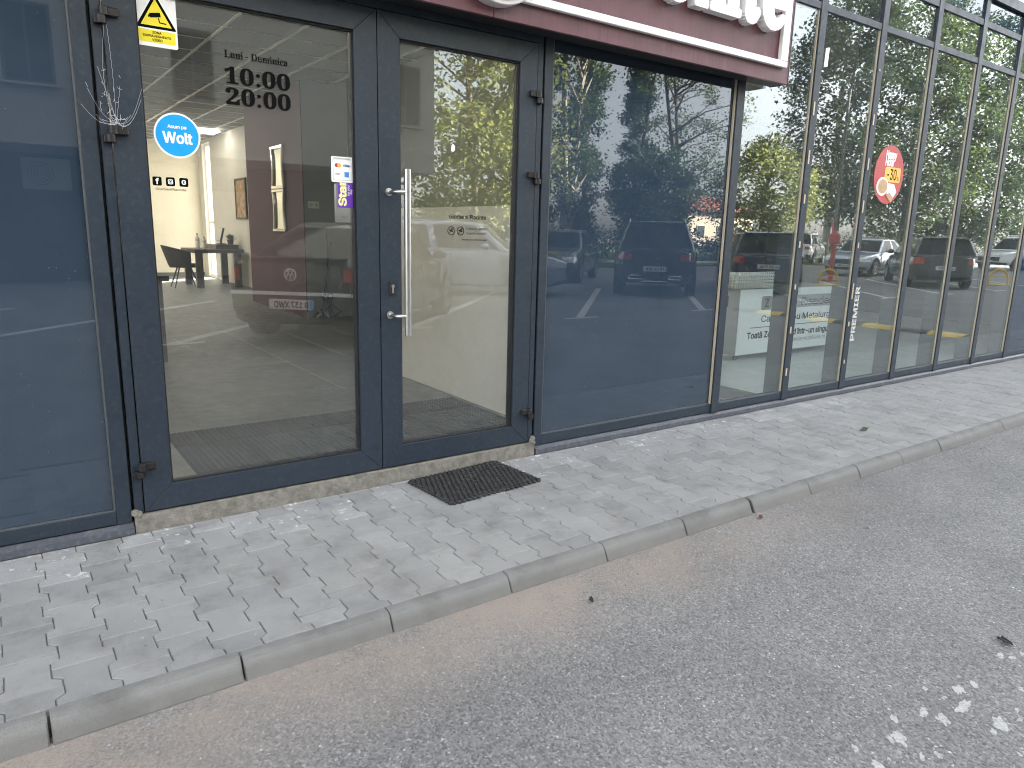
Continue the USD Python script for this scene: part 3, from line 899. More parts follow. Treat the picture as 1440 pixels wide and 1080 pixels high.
# side wall with a tall window at its far end
WY0, WY1, WZ0, WZ1 = 14.0, 14.72, 0.10, 3.05
obj('interior_wall', bx(4.15, 4.35, 8.75, WY0, -0.05, 3.4), 'grey_wall', shop)
obj('interior_wall', bx(4.15, 4.35, WY1, 15.1, -0.05, 3.4), 'grey_wall', shop)
obj('interior_wall', bx(4.15, 4.35, WY0, WY1, -0.05, WZ0), 'grey_wall', shop)
obj('interior_wall', bx(4.15, 4.35, WY0, WY1, WZ1, 3.4), 'grey_wall', shop)
wf = obj('window', cat_(bx(4.22, 4.28, WY0, WY0 + 0.05, WZ0, WZ1), bx(4.22, 4.28, WY1 - 0.05, WY1, WZ0, WZ1), bx(4.22, 4.28, WY0 + 0.05, WY1 - 0.05, WZ0, WZ0 + 0.05),
                        bx(4.22, 4.28, WY0 + 0.05, WY1 - 0.05, WZ1 - 0.05, WZ1), bx(4.22, 4.28, WY0 + 0.05, WY1 - 0.05, 1.30, 1.36)), 'partition_white', shop)
# maroon-sided block with the grey-green front
obj('column_block', bx(3.432, 4.15, 6.26, 8.74, -0.05, 3.4), 'green_grey_wall', shop)
obj('maroon_wall', bx(3.42, 3.4315, 6.258, 8.742, FZ, CZ + 0.02), 'maroon_wall', shop)
obj('skirting', bx(3.42, 4.05, 6.245, 6.2575, FZ + 0.001, FZ + 0.08), 'green_grey_wall', shop)
obj('side_wall', bx(4.05, 4.13, 0.18, 6.25, -0.05, 3.4), 'green_grey_wall', shop)
obj('partition', bx(2.72, 2.80, 0.30, 2.45, FZ, 1.455, 0.004), 'partition_white', shop)
obj('rear_roof', bx(-3.2, 4.4, 6.06, 15.3, 3.41, 3.6), 'render_wall', shop)

# right-hand shop room behind the curtain wall
obj('floor', bx(4.14, 13.0, 0.10, 6.0, -0.06, 0.02), 'pale_floor', shop)
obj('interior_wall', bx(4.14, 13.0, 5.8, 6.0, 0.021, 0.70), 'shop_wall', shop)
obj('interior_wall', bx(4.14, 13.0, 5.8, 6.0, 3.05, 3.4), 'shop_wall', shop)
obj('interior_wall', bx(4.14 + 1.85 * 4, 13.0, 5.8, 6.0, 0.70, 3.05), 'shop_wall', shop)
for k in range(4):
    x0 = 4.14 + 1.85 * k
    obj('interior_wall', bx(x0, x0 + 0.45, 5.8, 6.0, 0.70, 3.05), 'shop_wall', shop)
    w = obj('window', cat_(bx(x0 + 0.45, x0 + 0.52, 5.86, 5.93, 0.70, 3.05), bx(x0 + 1.78, x0 + 1.85, 5.86, 5.93, 0.70, 3.05), bx(x0 + 0.52, x0 + 1.78, 5.86, 5.93, 0.70, 0.77),
                           bx(x0 + 0.52, x0 + 1.78, 5.86, 5.93, 2.98, 3.05)), 'partition_white', shop)
    obj('pane', bx(x0 + 0.52, x0 + 1.78, 5.89, 5.90, 0.77, 2.98), 'door_glass', w)
obj('ceiling', bx(4.14, 13.0, 0.17, 5.8, 3.38, 3.5), 'shop_wall', shop)
obj('interior_wall', bx(12.8, 13.0, 0.17, 5.8, 0.021, 3.38), 'shop_wall', shop)

# ================================================================== fascia sign
sign = thing('fascia_sign', 'maroon fascia board with raised white lettering above the entrance', 'sign', (4.445, -0.15, 2.295))
prev = -2.6
for x1 in (-1.2, -0.1, 0.99, 2.078, 4.445):
    obj('sign_panel', bx(prev + 0.0012, x1 - 0.0012, -0.150, -0.130, 2.295, 3.30, 0.002), 'sign_maroon', sign)
    prev = x1
obj('sign_case', bx(-2.6, 4.443, -0.1295, -0.012, 2.300, 3.295), 'gasket', sign)
obj('end_trim', bx(4.4455, 4.452, -0.152, -0.011, 2.296, 3.30), 'frame_grey', sign)
for a in ((1.2, 4.384, 2.386, 2.424), (1.2, 4.384, 3.17, 3.206)):
    obj('border_strip', bx(a[0], a[1], -0.180, -0.1505, a[2], a[3], 0.003), 'sign_white', sign)
obj('border_strip', bx(4.312, 4.384, -0.180, -0.1505, 2.4245, 3.1695, 0.003), 'sign_white', sign)
DC = (2.075, 2.600, 0.262)
dk = obj('logo_disc', upright(circle(DC[0], DC[1], DC[2], 64), -0.215, 0.064, 0.004), 'sign_rim', sign)
obj('disc_face', upright(circle(DC[0], DC[1], DC[2] - 0.022, 64), -0.222, 0.0068, 0.002), 'sign_red', dk)
wd = affinity.scale(shape_of(serif('Plăcinte').replace('ă', serif('a')), 'NotoSansMath-Regular', 1), 1, 1)
for ch, x0, x1 in (('P', 2.47, 2.72), ('l', 2.74, 2.84), ('a', 2.87, 3.125), ('c', 3.16, 3.385), ('i', 3.42, 3.535), ('n', 3.55, 3.835), ('t', 3.85, 4.02), ('e', 4.035, 4.275)):
    sh = shape_of(serif(ch), 'NotoSansMath-Regular', 3)
    b = sh.bounds
    hh = 0.42 if ch in 'Pl' else 0.375 if ch in 'it' else 0.285
    sh = sh.buffer(0.018).buffer(-0.006)
    b = sh.bounds
    sh = affinity.scale(affinity.translate(sh, -b[0], -b[1]), (x1 - x0) / (b[2] - b[0]), hh / (b[3] - b[1]), origin=(0, 0))
    zb = 2.572 if ch in 'cte' else 2.582
    sh = affinity.translate(sh, x0, zb)
    ms = []
    for g in getattr(sh, 'geoms', [sh]):
        v, f = cat_(trimesh.creation.extrude_polygon(g, 0.060, engine='earcut'))
        ms.append((np.c_[v[:, 0], -0.151 - v[:, 2], v[:, 1]], f))
    obj('letter', cat_(*ms), 'sign_white', sign)

# ================================================================== stickers and lettering on the glass
SY = GY - 0.0006


def flat(poly, layer, mt, parent, name='print', y=SY):
    return obj(name, upright(poly, y - 0.0006 * (layer + 1), 0.0005), mt, parent)


cc = thing('warning_sticker', 'white and yellow camera surveillance warning sticker at top left of the door glass', 'sticker', (0.619, SY, 2.09))
flat(rrect(0.5445, 0.6935, 1.966, 2.235, 0.008), 0, 'white_print', cc, 'sheet')
tri = lambda s: [(0.619 - 0.066 * s, 2.040 - 0.004 + 0.036 * (1 - s)), (0.619 + 0.066 * s, 2.036 + 0.036 * (1 - s)), (0.619, 2.036 + 0.116 * s + 0.036 * (1 - s))]
flat(np.array(Polygon(tri(1.0)).buffer(0.004).exterior.coords)[:-1], 1, 'black_print', cc, 'triangle_border')
flat(tri(0.84), 2, 'yellow_print', cc, 'triangle')
cm = affinity.rotate(sbox(0.597, 2.073, 0.636, 2.089), 10)
flat(np.array(cm.exterior.coords)[:-1], 3, 'black_print', cc, 'camera_symbol')
flat([(0.626, 2.072), (0.630, 2.072), (0.633, 2.058), (0.655, 2.056), (0.655, 2.052), (0.630, 2.054)], 3, 'black_print', cc, 'camera_symbol')
flat([(0.591, 2.070), (0.599, 2.074), (0.601, 2.082), (0.593, 2.080)], 3, 'black_print', cc, 'camera_symbol')
flat(rrect(0.553, 0.685, 1.981, 2.026, 0.002), 1, 'yellow_print', cc, 'band')
for t, z, h in (('ZONA', 2.0135, 0.0085), ('SUPRAVEGHEATA', 2.000, 0.0085), ('VIDEO', 1.9865, 0.0085)):
    obj('words', lettering(t, h, 0.619, z, SY - 0.0014, bold=2, anchor='m'), 'black_print', cc)

wl = thing('delivery_sticker', 'round blue delivery sticker with white rim on the door glass', 'sticker', (0.668, SY, 1.641))
flat(circle(0.668, 1.641, 0.0875, 64), 0, 'white_print', wl, 'rim')
flat(circle(0.668, 1.641, 0.0805, 64), 1, 'sky_blue_print', wl, 'disc')
obj('words', lettering('Acum pe', 0.0125, 0.668, 1.668, SY - 0.0014, bold=3, anchor='m'), 'white_print', wl)
obj('words', lettering('Wolt', 0.040, 0.668, 1.612, SY - 0.0014, bold=4, anchor='m', width=0.112), 'white_print', wl)

so = thing('social_icons', 'three black social media icons with small caption on the door glass', 'sticker', (0.63, SY, 1.457))
for k, cx in enumerate((0.580, 0.6295, 0.680)):
    flat(rrect(cx - 0.017, cx + 0.017, 1.441, 1.476, 0.006), 0, 'black_print', so, 'icon')
obj('symbol', lettering('f', 0.021, 0.580, 1.448, SY - 0.0008, bold=4, anchor='m'), 'white_print', so)
sq = Polygon(rrect(0.620, 0.639, 1.449, 1.468, 0.005)).difference(Polygon(rrect(0.6225, 0.6365, 1.4515, 1.4655, 0.004)))
ring = Polygon(circle(0.6295, 1.4585, 0.0052, 24)).difference(Polygon(circle(0.6295, 1.4585, 0.003, 24)))
ms = []
for g in (sq, ring):
    v, f = cat_(trimesh.creation.extrude_polygon(g, 0.0005, engine='earcut'))
    ms.append((np.c_[v[:, 0], SY - 0.0008 - v[:, 2], v[:, 1]], f))
obj('symbol', cat_(*ms), 'white_print', so)
obj('symbol', lettering('G', 0.017, 0.680, 1.450, SY - 0.0008, bold=4, anchor='m'), 'white_print', so)
obj('words', lettering('GiorbesiPlacinte', 0.0085, 0.630, 1.424, SY - 0.0004, bold=1, anchor='m', width=0.115), 'black_print', so)

hr = thing('opening_hours', 'black opening hours lettering high on the left door glass', 'lettering', (1.0, SY, 1.9))
NM = 'NotoSansMath-Regular'
obj('words', lettering(serif('Luni - Duminica'), 0.030, 1.000, 1.968, SY - 0.0004, font=NM, bold=0, anchor='m', width=0.262), 'black_print', hr)
for t, z in (('10:00', 1.868), ('20:00', 1.786)):
    obj('numerals', lettering(serif(t), 0.066, 1.002, z, SY - 0.0004, font=NM, bold=1, anchor='m', width=0.272), 'black_print', hr)

pk = thing('payment_sticker', 'small white card payment sticker at the right edge of the left door glass', 'sticker', (1.367, SY, 1.555))
flat(rrect(1.3155, 1.4205, 1.498, 1.612, 0.006), 1, 'white_print', pk, 'sheet')
flat(rrect(1.3235, 1.4125, 1.5065, 1.6000, 0.003), 2, 'grey_print', pk, 'border')
flat(rrect(1.3245, 1.4115, 1.5075, 1.5990, 0.003), 3, 'white_print', pk, 'field')
flat(circle(1.341, 1.573, 0.0092, 24), 4, 'red_print', pk, 'card_mark')
flat(circle(1.353, 1.573, 0.0092, 24), 5, 'orange_print', pk, 'card_mark')
obj('words', lettering('VISA', 0.010, 1.388, 1.568, SY - 0.0032, bold=3, anchor='m'), 'navy_print', pk)
flat(rrect(1.378, 1.400, 1.522, 1.545, 0.001), 4, 'blue_print', pk, 'card_mark')
obj('words', lettering('PAY', 0.0085, 1.346, 1.530, SY - 0.0032, bold=1, anchor='m'), 'grey_print', pk)
obj('words', lettering('ACCEPTAM PLATA CU CARDUL', 0.005, 1.368, 1.6015, SY - 0.0020, anchor='m', width=0.085), 'grey_print', pk)

ps = thing('purple_sticker', 'purple sticker with sideways yellow writing below the payment sticker', 'sticker', (1.385, SY, 1.44))
flat(rrect(1.345, 1.4205, 1.384, 1.515, 0.001), 0, 'purple_print', ps, 'sheet')
obj('words', lettering('Start', 0.036, 1.384, 1.388, SY - 0.0014, bold=5, turn=90, width=0.135), 'pale_yellow_print', ps)
obj('words', lettering('Up your', 0.010, 1.401, 1.438, SY - 0.0014, bold=1, turn=90), 'white_print', ps)
obj('words', lettering('day', 0.010, 1.414, 1.445, SY - 0.0014, bold=1, turn=90), 'white_print', ps)

nt_ = thing('door_notice', 'small dark shop notice lettering on the right door glass', 'lettering', (2.05, SY, 1.33))
obj('words', lettering('Giorbe si Placinte', 0.020, 2.057, 1.352, SY - 0.0004, font=NM, bold=2, anchor='m', width=0.225), 'black_print', nt_)
for cx in (1.956, 2.012):
    rg = Polygon(circle(cx, 1.290, 0.0225, 30)).difference(Polygon(circle(cx, 1.290, 0.019, 30)))
    bar = affinity.rotate(sbox(cx - 0.02, 1.2885, cx + 0.02, 1.2915), 45)
    fig = affinity.rotate(sbox(cx - 0.012, 1.287, cx + 0.012, 1.293), -20).union(Polygon(circle(cx + 0.004, 1.298, 0.005, 12)))
    sh = rg.union(bar).union(fig)
    v, f = cat_(*[trimesh.creation.extrude_polygon(g, 0.0005, engine='earcut') for g in getattr(sh, 'geoms', [sh])])
    obj('symbol', (np.c_[v[:, 0], SY - 0.0004 - v[:, 2], v[:, 1]], f), 'black_print', nt_)
obj('words', lettering('Fumatul interzis', 0.0125, 2.048, 1.297, SY - 0.0004, width=0.132), 'black_print', nt_)
obj('words', lettering('Caineii interzisi', 0.0125, 2.048, 1.272, SY - 0.0004, width=0.122), 'black_print', nt_)
flat(rrect(2.022, 2.178, 1.243, 1.247, 0.001), 0, 'black_print', nt_, 'rule')
pt = thing('torn_sticker', 'scrap of torn white sticker on the right door glass', 'sticker', (1.96, SY, 1.70))
flat([(1.952, 1.685), (1.964, 1.681), (1.975, 1.690), (1.976, 1.708), (1.966, 1.720), (1.954, 1.712)], 0, 'white_print', pt, 'sheet')

hh_ = thing('happy_hour_sticker', 'oval red discount sticker with yellow price patch on a window pane', 'sticker', (6.2, 0.005, 1.84))
HY = 0.0056
EX, EZ, EA, EB = 6.190, 1.833, 0.232, 0.236
flat(circle(EX, EZ, EA, 64, EB), 0, 'red_print', hh_, 'disc', HY)
for t, z in (('Happy', 1.965), ('Hour', 1.905)):
    obj('words', lettering(t, 0.058, EX - 0.085, z, HY - 0.0008, bold=4, width=0.17 if t == 'Happy' else 0.14), 'white_print', hh_)
patch = Polygon(rrect(EX - 0.07, EX + 0.185, 1.775, 1.895, 0.02)).union(Polygon([(EX - 0.06, 1.79), (EX - 0.035, 1.745), (EX, 1.79)]))
flat(np.array(patch.exterior.coords)[:-1], 1, 'orange_print', hh_, 'price_patch', HY)
obj('words', lettering('-30', 0.085, EX - 0.045, 1.795, HY - 0.0014, bold=1, width=0.15), 'black_print', hh_)
obj('words', lettering('%', 0.035, EX + 0.125, 1.79, HY - 0.0014), 'black_print', hh_)
flat(circle(EX - 0.085, 1.735, 0.092, 40, 0.075), 2, 'white_print', hh_, 'plate_picture', HY)
flat(circle(EX - 0.080, 1.735, 0.074, 40, 0.058), 3, 'tan_print', hh_, 'plate_picture', HY)
cup = [(EX + 0.0, 1.765), (EX + 0.10, 1.760), (EX + 0.15, 1.70), (EX + 0.07, 1.615), (EX + 0.0, 1.66), (EX - 0.01, 1.70)]
flat(cup, 4, 'white_print', hh_, 'pastry_picture', HY)
flat([(EX - 0.02, 1.67), (EX + 0.04, 1.69), (EX + 0.11, 1.65), (EX + 0.075, 1.612), (EX + 0.03, 1.635)], 5, 'tan_print', hh_, 'pastry_picture', HY)

pm = thing('vertical_lettering', 'white lettering running up the third window pane', 'lettering', (5.915, 0.005, 0.65))
obj('words', lettering('PREMIER', 0.062, 5.955, 0.44, HY - 0.0004, bold=3, turn=90, width=0.46), 'ac_white', pm)
wsp = thing('paper_scrap', 'white paper scrap taped high on the second window pane', 'paper', (5.1, 0.005, 2.6))
flat([(5.085, 2.52), (5.13, 2.53), (5.135, 2.66), (5.09, 2.65)], 0, 'white_print', wsp, 'sheet', HY)

# ================================================================== things inside the bakery
im = thing('entrance_mat', 'ribbed charcoal entrance mat on the tiled floor behind the doors', 'mat', (1.5, 0.8, FZ))
obj('base', bx(0.725, 2.68, 0.36, 1.20, FZ + 0.001, FZ + 0.006, 0.002), 'entrance_mat', im)
ribs = []
for k in range(64):
    x = 0.735 + k * 0.0303
    ribs.append(bx(x, x + 0.017, 0.37, 1.19, FZ + 0.0065, FZ + 0.011))
obj('ribs', cat_(*ribs), 'entrance_mat', im)

tb = thing('desk', 'dark brown desk with square legs before the bright rear wall', 'desk', (3.6, 12.0, FZ))
obj('top', bx(3.15, 4.06, 11.42, 12.62, 0.745, 0.815, 0.003), 'walnut', tb)
for x, y in ((3.19, 11.50), (3.90, 11.50), (3.90, 12.50), (3.19, 12.50)):
    obj('leg', bx(x, x + 0.12, y, y + 0.10, FZ, 0.744, 0.003), 'walnut', tb)
obj('raised_shelf', bx(3.62, 4.05, 11.75, 12.55, 0.8155, 0.90, 0.003), 'walnut', tb)

ch = thing('shell_chair', 'grey shell chair with thin black legs at the desk', 'chair', (3.0, 11.85, FZ))
# curved shell: seat and wrap-round back
uu, ww = np.meshgrid(np.linspace(-1, 1, 17), np.linspace(0, 1, 11))
ang = uu * 1.9
rad = 0.26 + 0.03 * ww
hx = 3.02 - np.cos(ang) * rad
hy = 11.85 + np.sin(ang) * rad
top_h = 0.88 - 0.14 * (1 - np.cos(ang)) * 0.55 * 1.2
hz = 0.50 + (np.maximum(top_h, 0.60) - 0.50) * ww
hx = hx - 0.09 * ww * (np.cos(ang) > 0) * np.cos(ang)
P = np.stack([hx, hy, hz], -1).reshape(-1, 3)
fs = []
for r in range(10):
    for c in range(16):
        a, b, c2, d = r * 17 + c, r * 17 + c + 1, (r + 1) * 17 + c + 1, (r + 1) * 17 + c
        fs += [(a, b, c2), (a, c2, d)]
shell = trimesh.Trimesh(P, fs, process=False)
nrm = shell.vertex_normals
P2 = P + nrm * 0.02
F1 = np.array(fs)
edge = []
nP = len(P)
border = [c for c in range(17)] + [r * 17 + 16 for r in range(1, 11)] + [10 * 17 + c for c in range(15, -1, -1)] + [r * 17 for r in range(9, 0, -1)]
for a, b in zip(border, border[1:] + border[:1]):
    edge += [(a, b, b + nP), (a, b + nP, a + nP)]
obj('shell', (np.vstack([P, P2]), np.vstack([F1[:, ::-1], F1 + nP, np.array(edge)])), 'chair_felt', ch, smooth=40)
obj('seat', prism(circle(3.03, 11.85, 0.255, 28), 0.465, 0.535, 0.02), 'chair_felt', ch)
for dx, dy in ((-0.16, -0.15), (-0.16, 0.15), (0.17, -0.15), (0.17, 0.15)):
    obj('leg', tube([(3.03 + dx * 0.6, 11.85 + dy * 0.6, 0.47), (3.03 + dx * 1.35, 11.85 + dy * 1.35, FZ)], [0.016, 0.009], 8), 'black_plastic', ch)


def bottle(name, x, y, z, h, r, mt, label):
    b = thing(name, label, 'bottle', (x, y, z))
    obj('body', lathe([(0, 0), (r, 0), (r, h * 0.62), (r * 0.95, h * 0.68), (r * 0.38, h * 0.82), (r * 0.34, h * 0.93), (0, h * 0.93)], 18, at=(x, y, z)), mt, b, smooth=40)
    obj('cap', lathe([(0, h * 0.931), (r * 0.42, h * 0.931), (r * 0.42, h), (0, h)], 14, at=(x, y, z)), 'black_plastic', b)
    obj('wrap', lathe([(r + 0.001, h * 0.12), (r + 0.001, h * 0.5)], 18, at=(x, y, z)), 'white_print', b)


bottle('bottle', 3.34, 12.0, 0.8155, 0.29, 0.040, 'grey_wall', 'taller of two pale bottles on the desk')
bottle('bottle', 3.44, 11.9, 0.8155, 0.23, 0.036, 'grey_wall', 'shorter of two pale bottles on the desk')
mo = thing('terminal', 'black till screen tilted back on the desk', 'screen', (3.75, 12.0, 0.90))
scr = rot(bx(-0.025, 0.015, -0.15, 0.15, 0.06, 0.33, 0.006), math.radians(14), (0, 1, 0))
obj('screen', move(scr, (3.74, 12.02, 0.90)), 'black_plastic', mo)
obj('display', move(rot(bx(-0.0262, -0.0252, -0.14, 0.14, 0.07, 0.32), math.radians(14), (0, 1, 0)), (3.74, 12.02, 0.90)), 'grey_wall', mo)
obj('stand', cat_(bx(3.72, 3.86, 11.93, 12.11, 0.9005, 0.92, 0.004), tube([(3.79, 12.02, 0.92), (3.77, 12.02, 1.05)], 0.02)), 'black_plastic', mo)
pl = thing('desk_clutter', 'dark potted plant on the raised end of the desk', 'plant', (3.95, 11.95, 0.90))
obj('pot', lathe([(0, 0), (0.05, 0), (0.065, 0.09), (0.055, 0.09), (0, 0.08)], 16, at=(3.95, 11.95, 0.9005)), 'black_plastic', pl)
lv = []
lr = np.random.default_rng(2)
for k in range(46):
    a, e = lr.random() * 6.28, 0.3 + lr.random() * 1.1
    d = np.array([math.cos(a) * math.cos(e), math.sin(a) * math.cos(e), math.sin(e)])
    s = np.array([-math.sin(a), math.cos(a), 0]) * 0.018
    b0 = np.array([3.95, 11.95, 0.98])
    L = 0.10 + 0.10 * lr.random()
    V = np.array([b0, b0 + d * L * 0.5 + s, b0 + d * L + (0, 0, -0.03), b0 + d * L * 0.5 - s, b0 + d * L * 0.5 + (0, 0, 0.006)])
    lv.append((V, np.array([(0, 1, 4), (1, 2, 4), (2, 3, 4), (3, 0, 4)])))
obj('leaves', cat_(*lv), 'leaves_dark', pl)
ct = thing('counter', 'dark wooden counter end at the left edge of the doorway view', 'counter', (1.0, 4.2, FZ))
obj('body', bx(-0.6, 1.20, 3.65, 5.2, FZ, 0.80, 0.003), 'walnut', ct)
obj('top', bx(-0.64, 1.25, 3.60, 5.25, 0.8005, 0.845, 0.004), 'walnut', ct)
pi_ = thing('framed_painting', 'tall narrow framed painting in browns on the grey side wall', 'painting', (4.14, 11.7, 1.78))
obj('canvas', bx(4.125, 4.135, 11.37, 12.02, 1.44, 2.14), 'canvas', pi_)
for a in ((11.33, 11.37, 1.40, 2.18), (12.02, 12.06, 1.40, 2.18), (11.37, 12.02, 1.40, 1.44), (11.37, 12.02, 2.14, 2.18)):
    obj('frame', bx(4.110, 4.149, a[0], a[1], a[2], a[3], 0.003), 'walnut', pi_)


def wavy_mirror(z0, z1, y0, y1, label):
    t = thing('wavy_mirror', label, 'mirror', (3.41, (y0 + y1) / 2, (z0 + z1) / 2))
    n = 22
    zs = np.linspace(z0, z1, n)
    w = 0.035 * np.sin((zs - z0) / (z1 - z0) * math.pi)
    for side in (0, 1):
        yb = (y0 if side == 0 else y1)
        path = np.c_[np.full(n, 3.405), yb + (w if side == 0 else -w), zs]
        obj('side_moulding', tube(path, 0.026, 8), 'silver_frame', t, smooth=40)
    for zz_ in (z0, z1):
        obj('end_moulding', bx(3.380, 3.4195, y0 - 0.02, y1 + 0.02, zz_ - 0.02, zz_ + 0.02, 0.006), 'silver_frame', t)
    V = np.vstack([np.c_[np.full(n, 3.412), y0 + w, zs], np.c_[np.full(n, 3.412), y1 - w, zs], np.c_[np.full(n, 3.4195), y0 + w, zs], np.c_[np.full(n, 3.4195), y1 - w, zs]])
    f = []
    for i in range(n - 1):
        f += [(i, i + 1, n + i + 1), (i, n + i + 1, n + i)]
    obj('mirror_glass', (V, np.array(f)), 'mirror', t)


wavy_mirror(1.82, 2.36, 6.95, 7.42, 'upper of two wavy silver mirrors on the maroon wall')
wavy_mirror(1.23, 1.775, 6.95, 7.42, 'lower of two wavy silver mirrors on the maroon wall')

for (sx, sz, lab) in ((3.557, 1.574, 'upper white wall socket beside the maroon wall'), (3.715, 0.36, 'lower wall socket with black cables plugged in')):
    so_ = thing('wall_socket', lab, 'socket', (sx, 6.25, sz))
    obj('plate', upright(rrect(sx - 0.075, sx + 0.075, sz - 0.045, sz + 0.045, 0.008), 6.246, 0.0125, 0.002), 'partition_white' if sz > 1 else 'black_plastic', so_)
    for dx in (-0.036, 0.036):
        obj('outlet', upright(circle(sx + dx, sz, 0.024, 20), 6.2425, 0.0033), 'grey_wall', so_)
cb = thing('cables', 'black cables hanging from the socket to the floor', 'cable', (3.7, 6.2, FZ))
cr = np.random.default_rng(12)
for k, (xa, za, xb) in enumerate(((3.70, 1.30, 3.62), (3.73, 1.10, 3.70), (3.68, 0.36, 4.00), (3.75, 0.36, 3.55), (3.72, 0.36, 3.86))):
    t = np.linspace(0, 1, 26)
    x = xa + (xb - xa) * t + 0.035 * np.sin(t * 7 + k * 2)
    z = np.maximum(za + (FZ + 0.012 - za) * np.minimum(t * 1.5, 1), FZ + 0.008)
    y = 6.22 - 0.20 * np.maximum(t - 0.6, 0) * (1 + 0.4 * math.sin(k))
    obj('cable', tube(np.c_[x, y, z], 0.0055, 6), 'black_plastic', cb)
pg = thing('floor_bracket', 'small clutter of plugs and brackets on the floor by the grey wall', 'plugs', (3.5, 6.1, FZ))
for k in range(5):
    a = cr.random() * 3
    p0 = np.array([3.45 + 0.07 * k, 6.08 + 0.05 * cr.normal(), FZ + 0.02])
    obj('plug', cat_(tube([p0, p0 + (0.13 * math.cos(a), 0.05 * math.sin(a), 0.04 + 0.08 * cr.random())], [0.018, 0.012], 8)), 'tray_white' if k % 2 else 'black_plastic', pg)

# lit ceiling lamps: square light frames
for k, (x, y) in enumerate(((3.66, 12.40), (1.5, 12.35), (0.3, 12.35), (0.6, 9.9), (-0.6, 9.9), (0.3, 14.0), (1.5, 14.0), (-0.9, 12.35), (-0.9, 14.0), (0.3, 11.1), (1.5, 11.1), (0.45, 3.6), (-0.6, 2.4))):
    lab = 'lit square ceiling lamp frame near the grey side wall' if k == 0 else None
    lp = thing('ceiling_lamp', lab or f'lit square ceiling lamp in the {("first", "second", "third", "fourth", "fifth", "sixth", "seventh", "eighth", "ninth", "tenth", "eleventh", "twelfth", "thirteenth", "fourteenth")[k - 1]} place left of the one near the grey wall', 'lamp', (x, y, CZ - 0.03), group='lit ceiling lamps of the bakery')
    s, t = 0.26, 0.05
    for a in ((-s, s, -s, -s + t), (-s, s, s - t, s), (-s, -s + t, -s + t, s - t), (s - t, s, -s + t, s - t)):
        obj('light_bar', bx(x + a[0], x + a[1], y + a[2], y + a[3], CZ - 0.045, CZ - 0.012), 'lamp_glow' if k else 'lamp_dim', lp)

# ================================================================== cabinet in the right-hand room
cab = thing('display_cabinet', 'white advertising cabinet on castors behind the first window panes', 'cabinet', (7.0, 1.6, 0.02))
CX0, CX1, CY, CZ0, CZ1 = 6.20, 8.12, 1.385, 0.082, 0.768
obj('case', bx(CX0, CX1, CY + 0.004, CY + 0.48, CZ0, CZ1, 0.003), 'cabinet_side', cab)
obj('front_panel', bx(CX0 + 0.002, CX1 - 0.002, CY - 0.006, CY + 0.0035, CZ0 + 0.002, CZ1 - 0.002, 0.002), 'cabinet_white', cab)
for x in (CX0 + 0.08, CX1 - 0.08):
    for y in (CY + 0.06, CY + 0.42):
        cs = obj('castor', cat_(rot(lathe([(0, -0.012), (0.026, -0.012), (0.028, 0), (0.026, 0.012), (0, 0.012)], 18, 'x'), 0.4, (0, 0, 1))), 'black_rubber', cab)
        pts = np.array(UsdGeom.Mesh(cs).GetPointsAttr().Get()) + ORIGIN[str(cab.GetPath())]
        UsdGeom.Mesh(cs).GetPointsAttr().Set(Vt.Vec3fArray.FromNumpy((pts + np.array([x, y, 0.049]) - ORIGIN[str(cab.GetPath())]).astype(np.float32)))
        obj('fork', bx(x - 0.018, x + 0.018, y - 0.02, y + 0.02, 0.068, 0.0815, 0.002), 'steel', cab)
PY = CY - 0.0066
flat(rrect(6.560, 6.735, 0.545, 0.690, 0.025), 0, 'grey_print', cab, 'logo_patch', PY)
obj('logo', lettering('Z', 0.085, 6.612, 0.575, PY - 0.0012, bold=4), 'black_print', cab)
flat(rrect(7.205, 7.95, 0.549, 0.685, 0.004), 0, 'logo_grey', cab, 'logo_patch', PY)
obj('logo', lettering('Reader', 0.082, 7.265, 0.577, PY - 0.0012, bold=4, width=0.62), 'black_print', cab)
obj('logo', lettering('Reader', 0.082, 7.275, 0.584, PY - 0.0018, bold=0, width=0.60), 'logo_grey', cab)
obj('words', lettering('Cartier Nou Metalurgiei', 0.068, 6.572, 0.417, PY - 0.0004, width=1.44, bold=1), 'black_print', cab)
flat([(6.405, 0.359), (8.02, 0.359), (8.02, 0.366), (6.405, 0.366)], 0, 'black_print', cab, 'rule', PY)
obj('words', lettering('Toată Zona de Sud într-un singur loc', 0.062, 6.357, 0.250, PY - 0.0004, bold=4, width=1.71), 'black_print', cab)
obj('words', lettering('www.premiermobiliare.ro', 0.048, 6.86, 0.170, PY - 0.0004, width=0.97), 'grey_print', cab)
# dark patch and lettering on the side of the cabinet
v, f = bx(CX0 - 0.001, CX0 - 0.0002, CY + 0.14, CY + 0.30, 0.58, 0.69)
obj('logo_patch', (v, f), 'black_plastic', cab)

by = thing('tray_stack', 'stack of white perforated trays on top of the cabinet', 'tray', (6.6, 1.6, 0.77))
BX0, BX1, BY0, BY1 = 6.25, 6.93, 1.47, 1.85
for lvl in range(5):
    z = 0.7685 + 0.034 * lvl
    bars = [bx(BX0, BX1, BY0, BY1, z + 0.001, z + 0.004), bx(BX0, BX1, BY0, BY0 + 0.006, z + 0.026, z + 0.033), bx(BX0, BX0 + 0.006, BY0 + 0.0065, BY1, z + 0.026, z + 0.033)]
    for k in range(18):
        x = BX0 + k * (BX1 - BX0 - 0.016) / 17
        bars.append(bx(x, x + 0.016, BY0, BY0 + 0.005, z + 0.0045, z + 0.0255))
    for k in range(9):
        y = BY0 + 0.012 + k * (BY1 - BY0 - 0.03) / 8
        bars.append(bx(BX0, BX0 + 0.005, y, y + 0.016, z + 0.0045, z + 0.0255))
    obj('tray', cat_(*bars), 'tray_white', by)

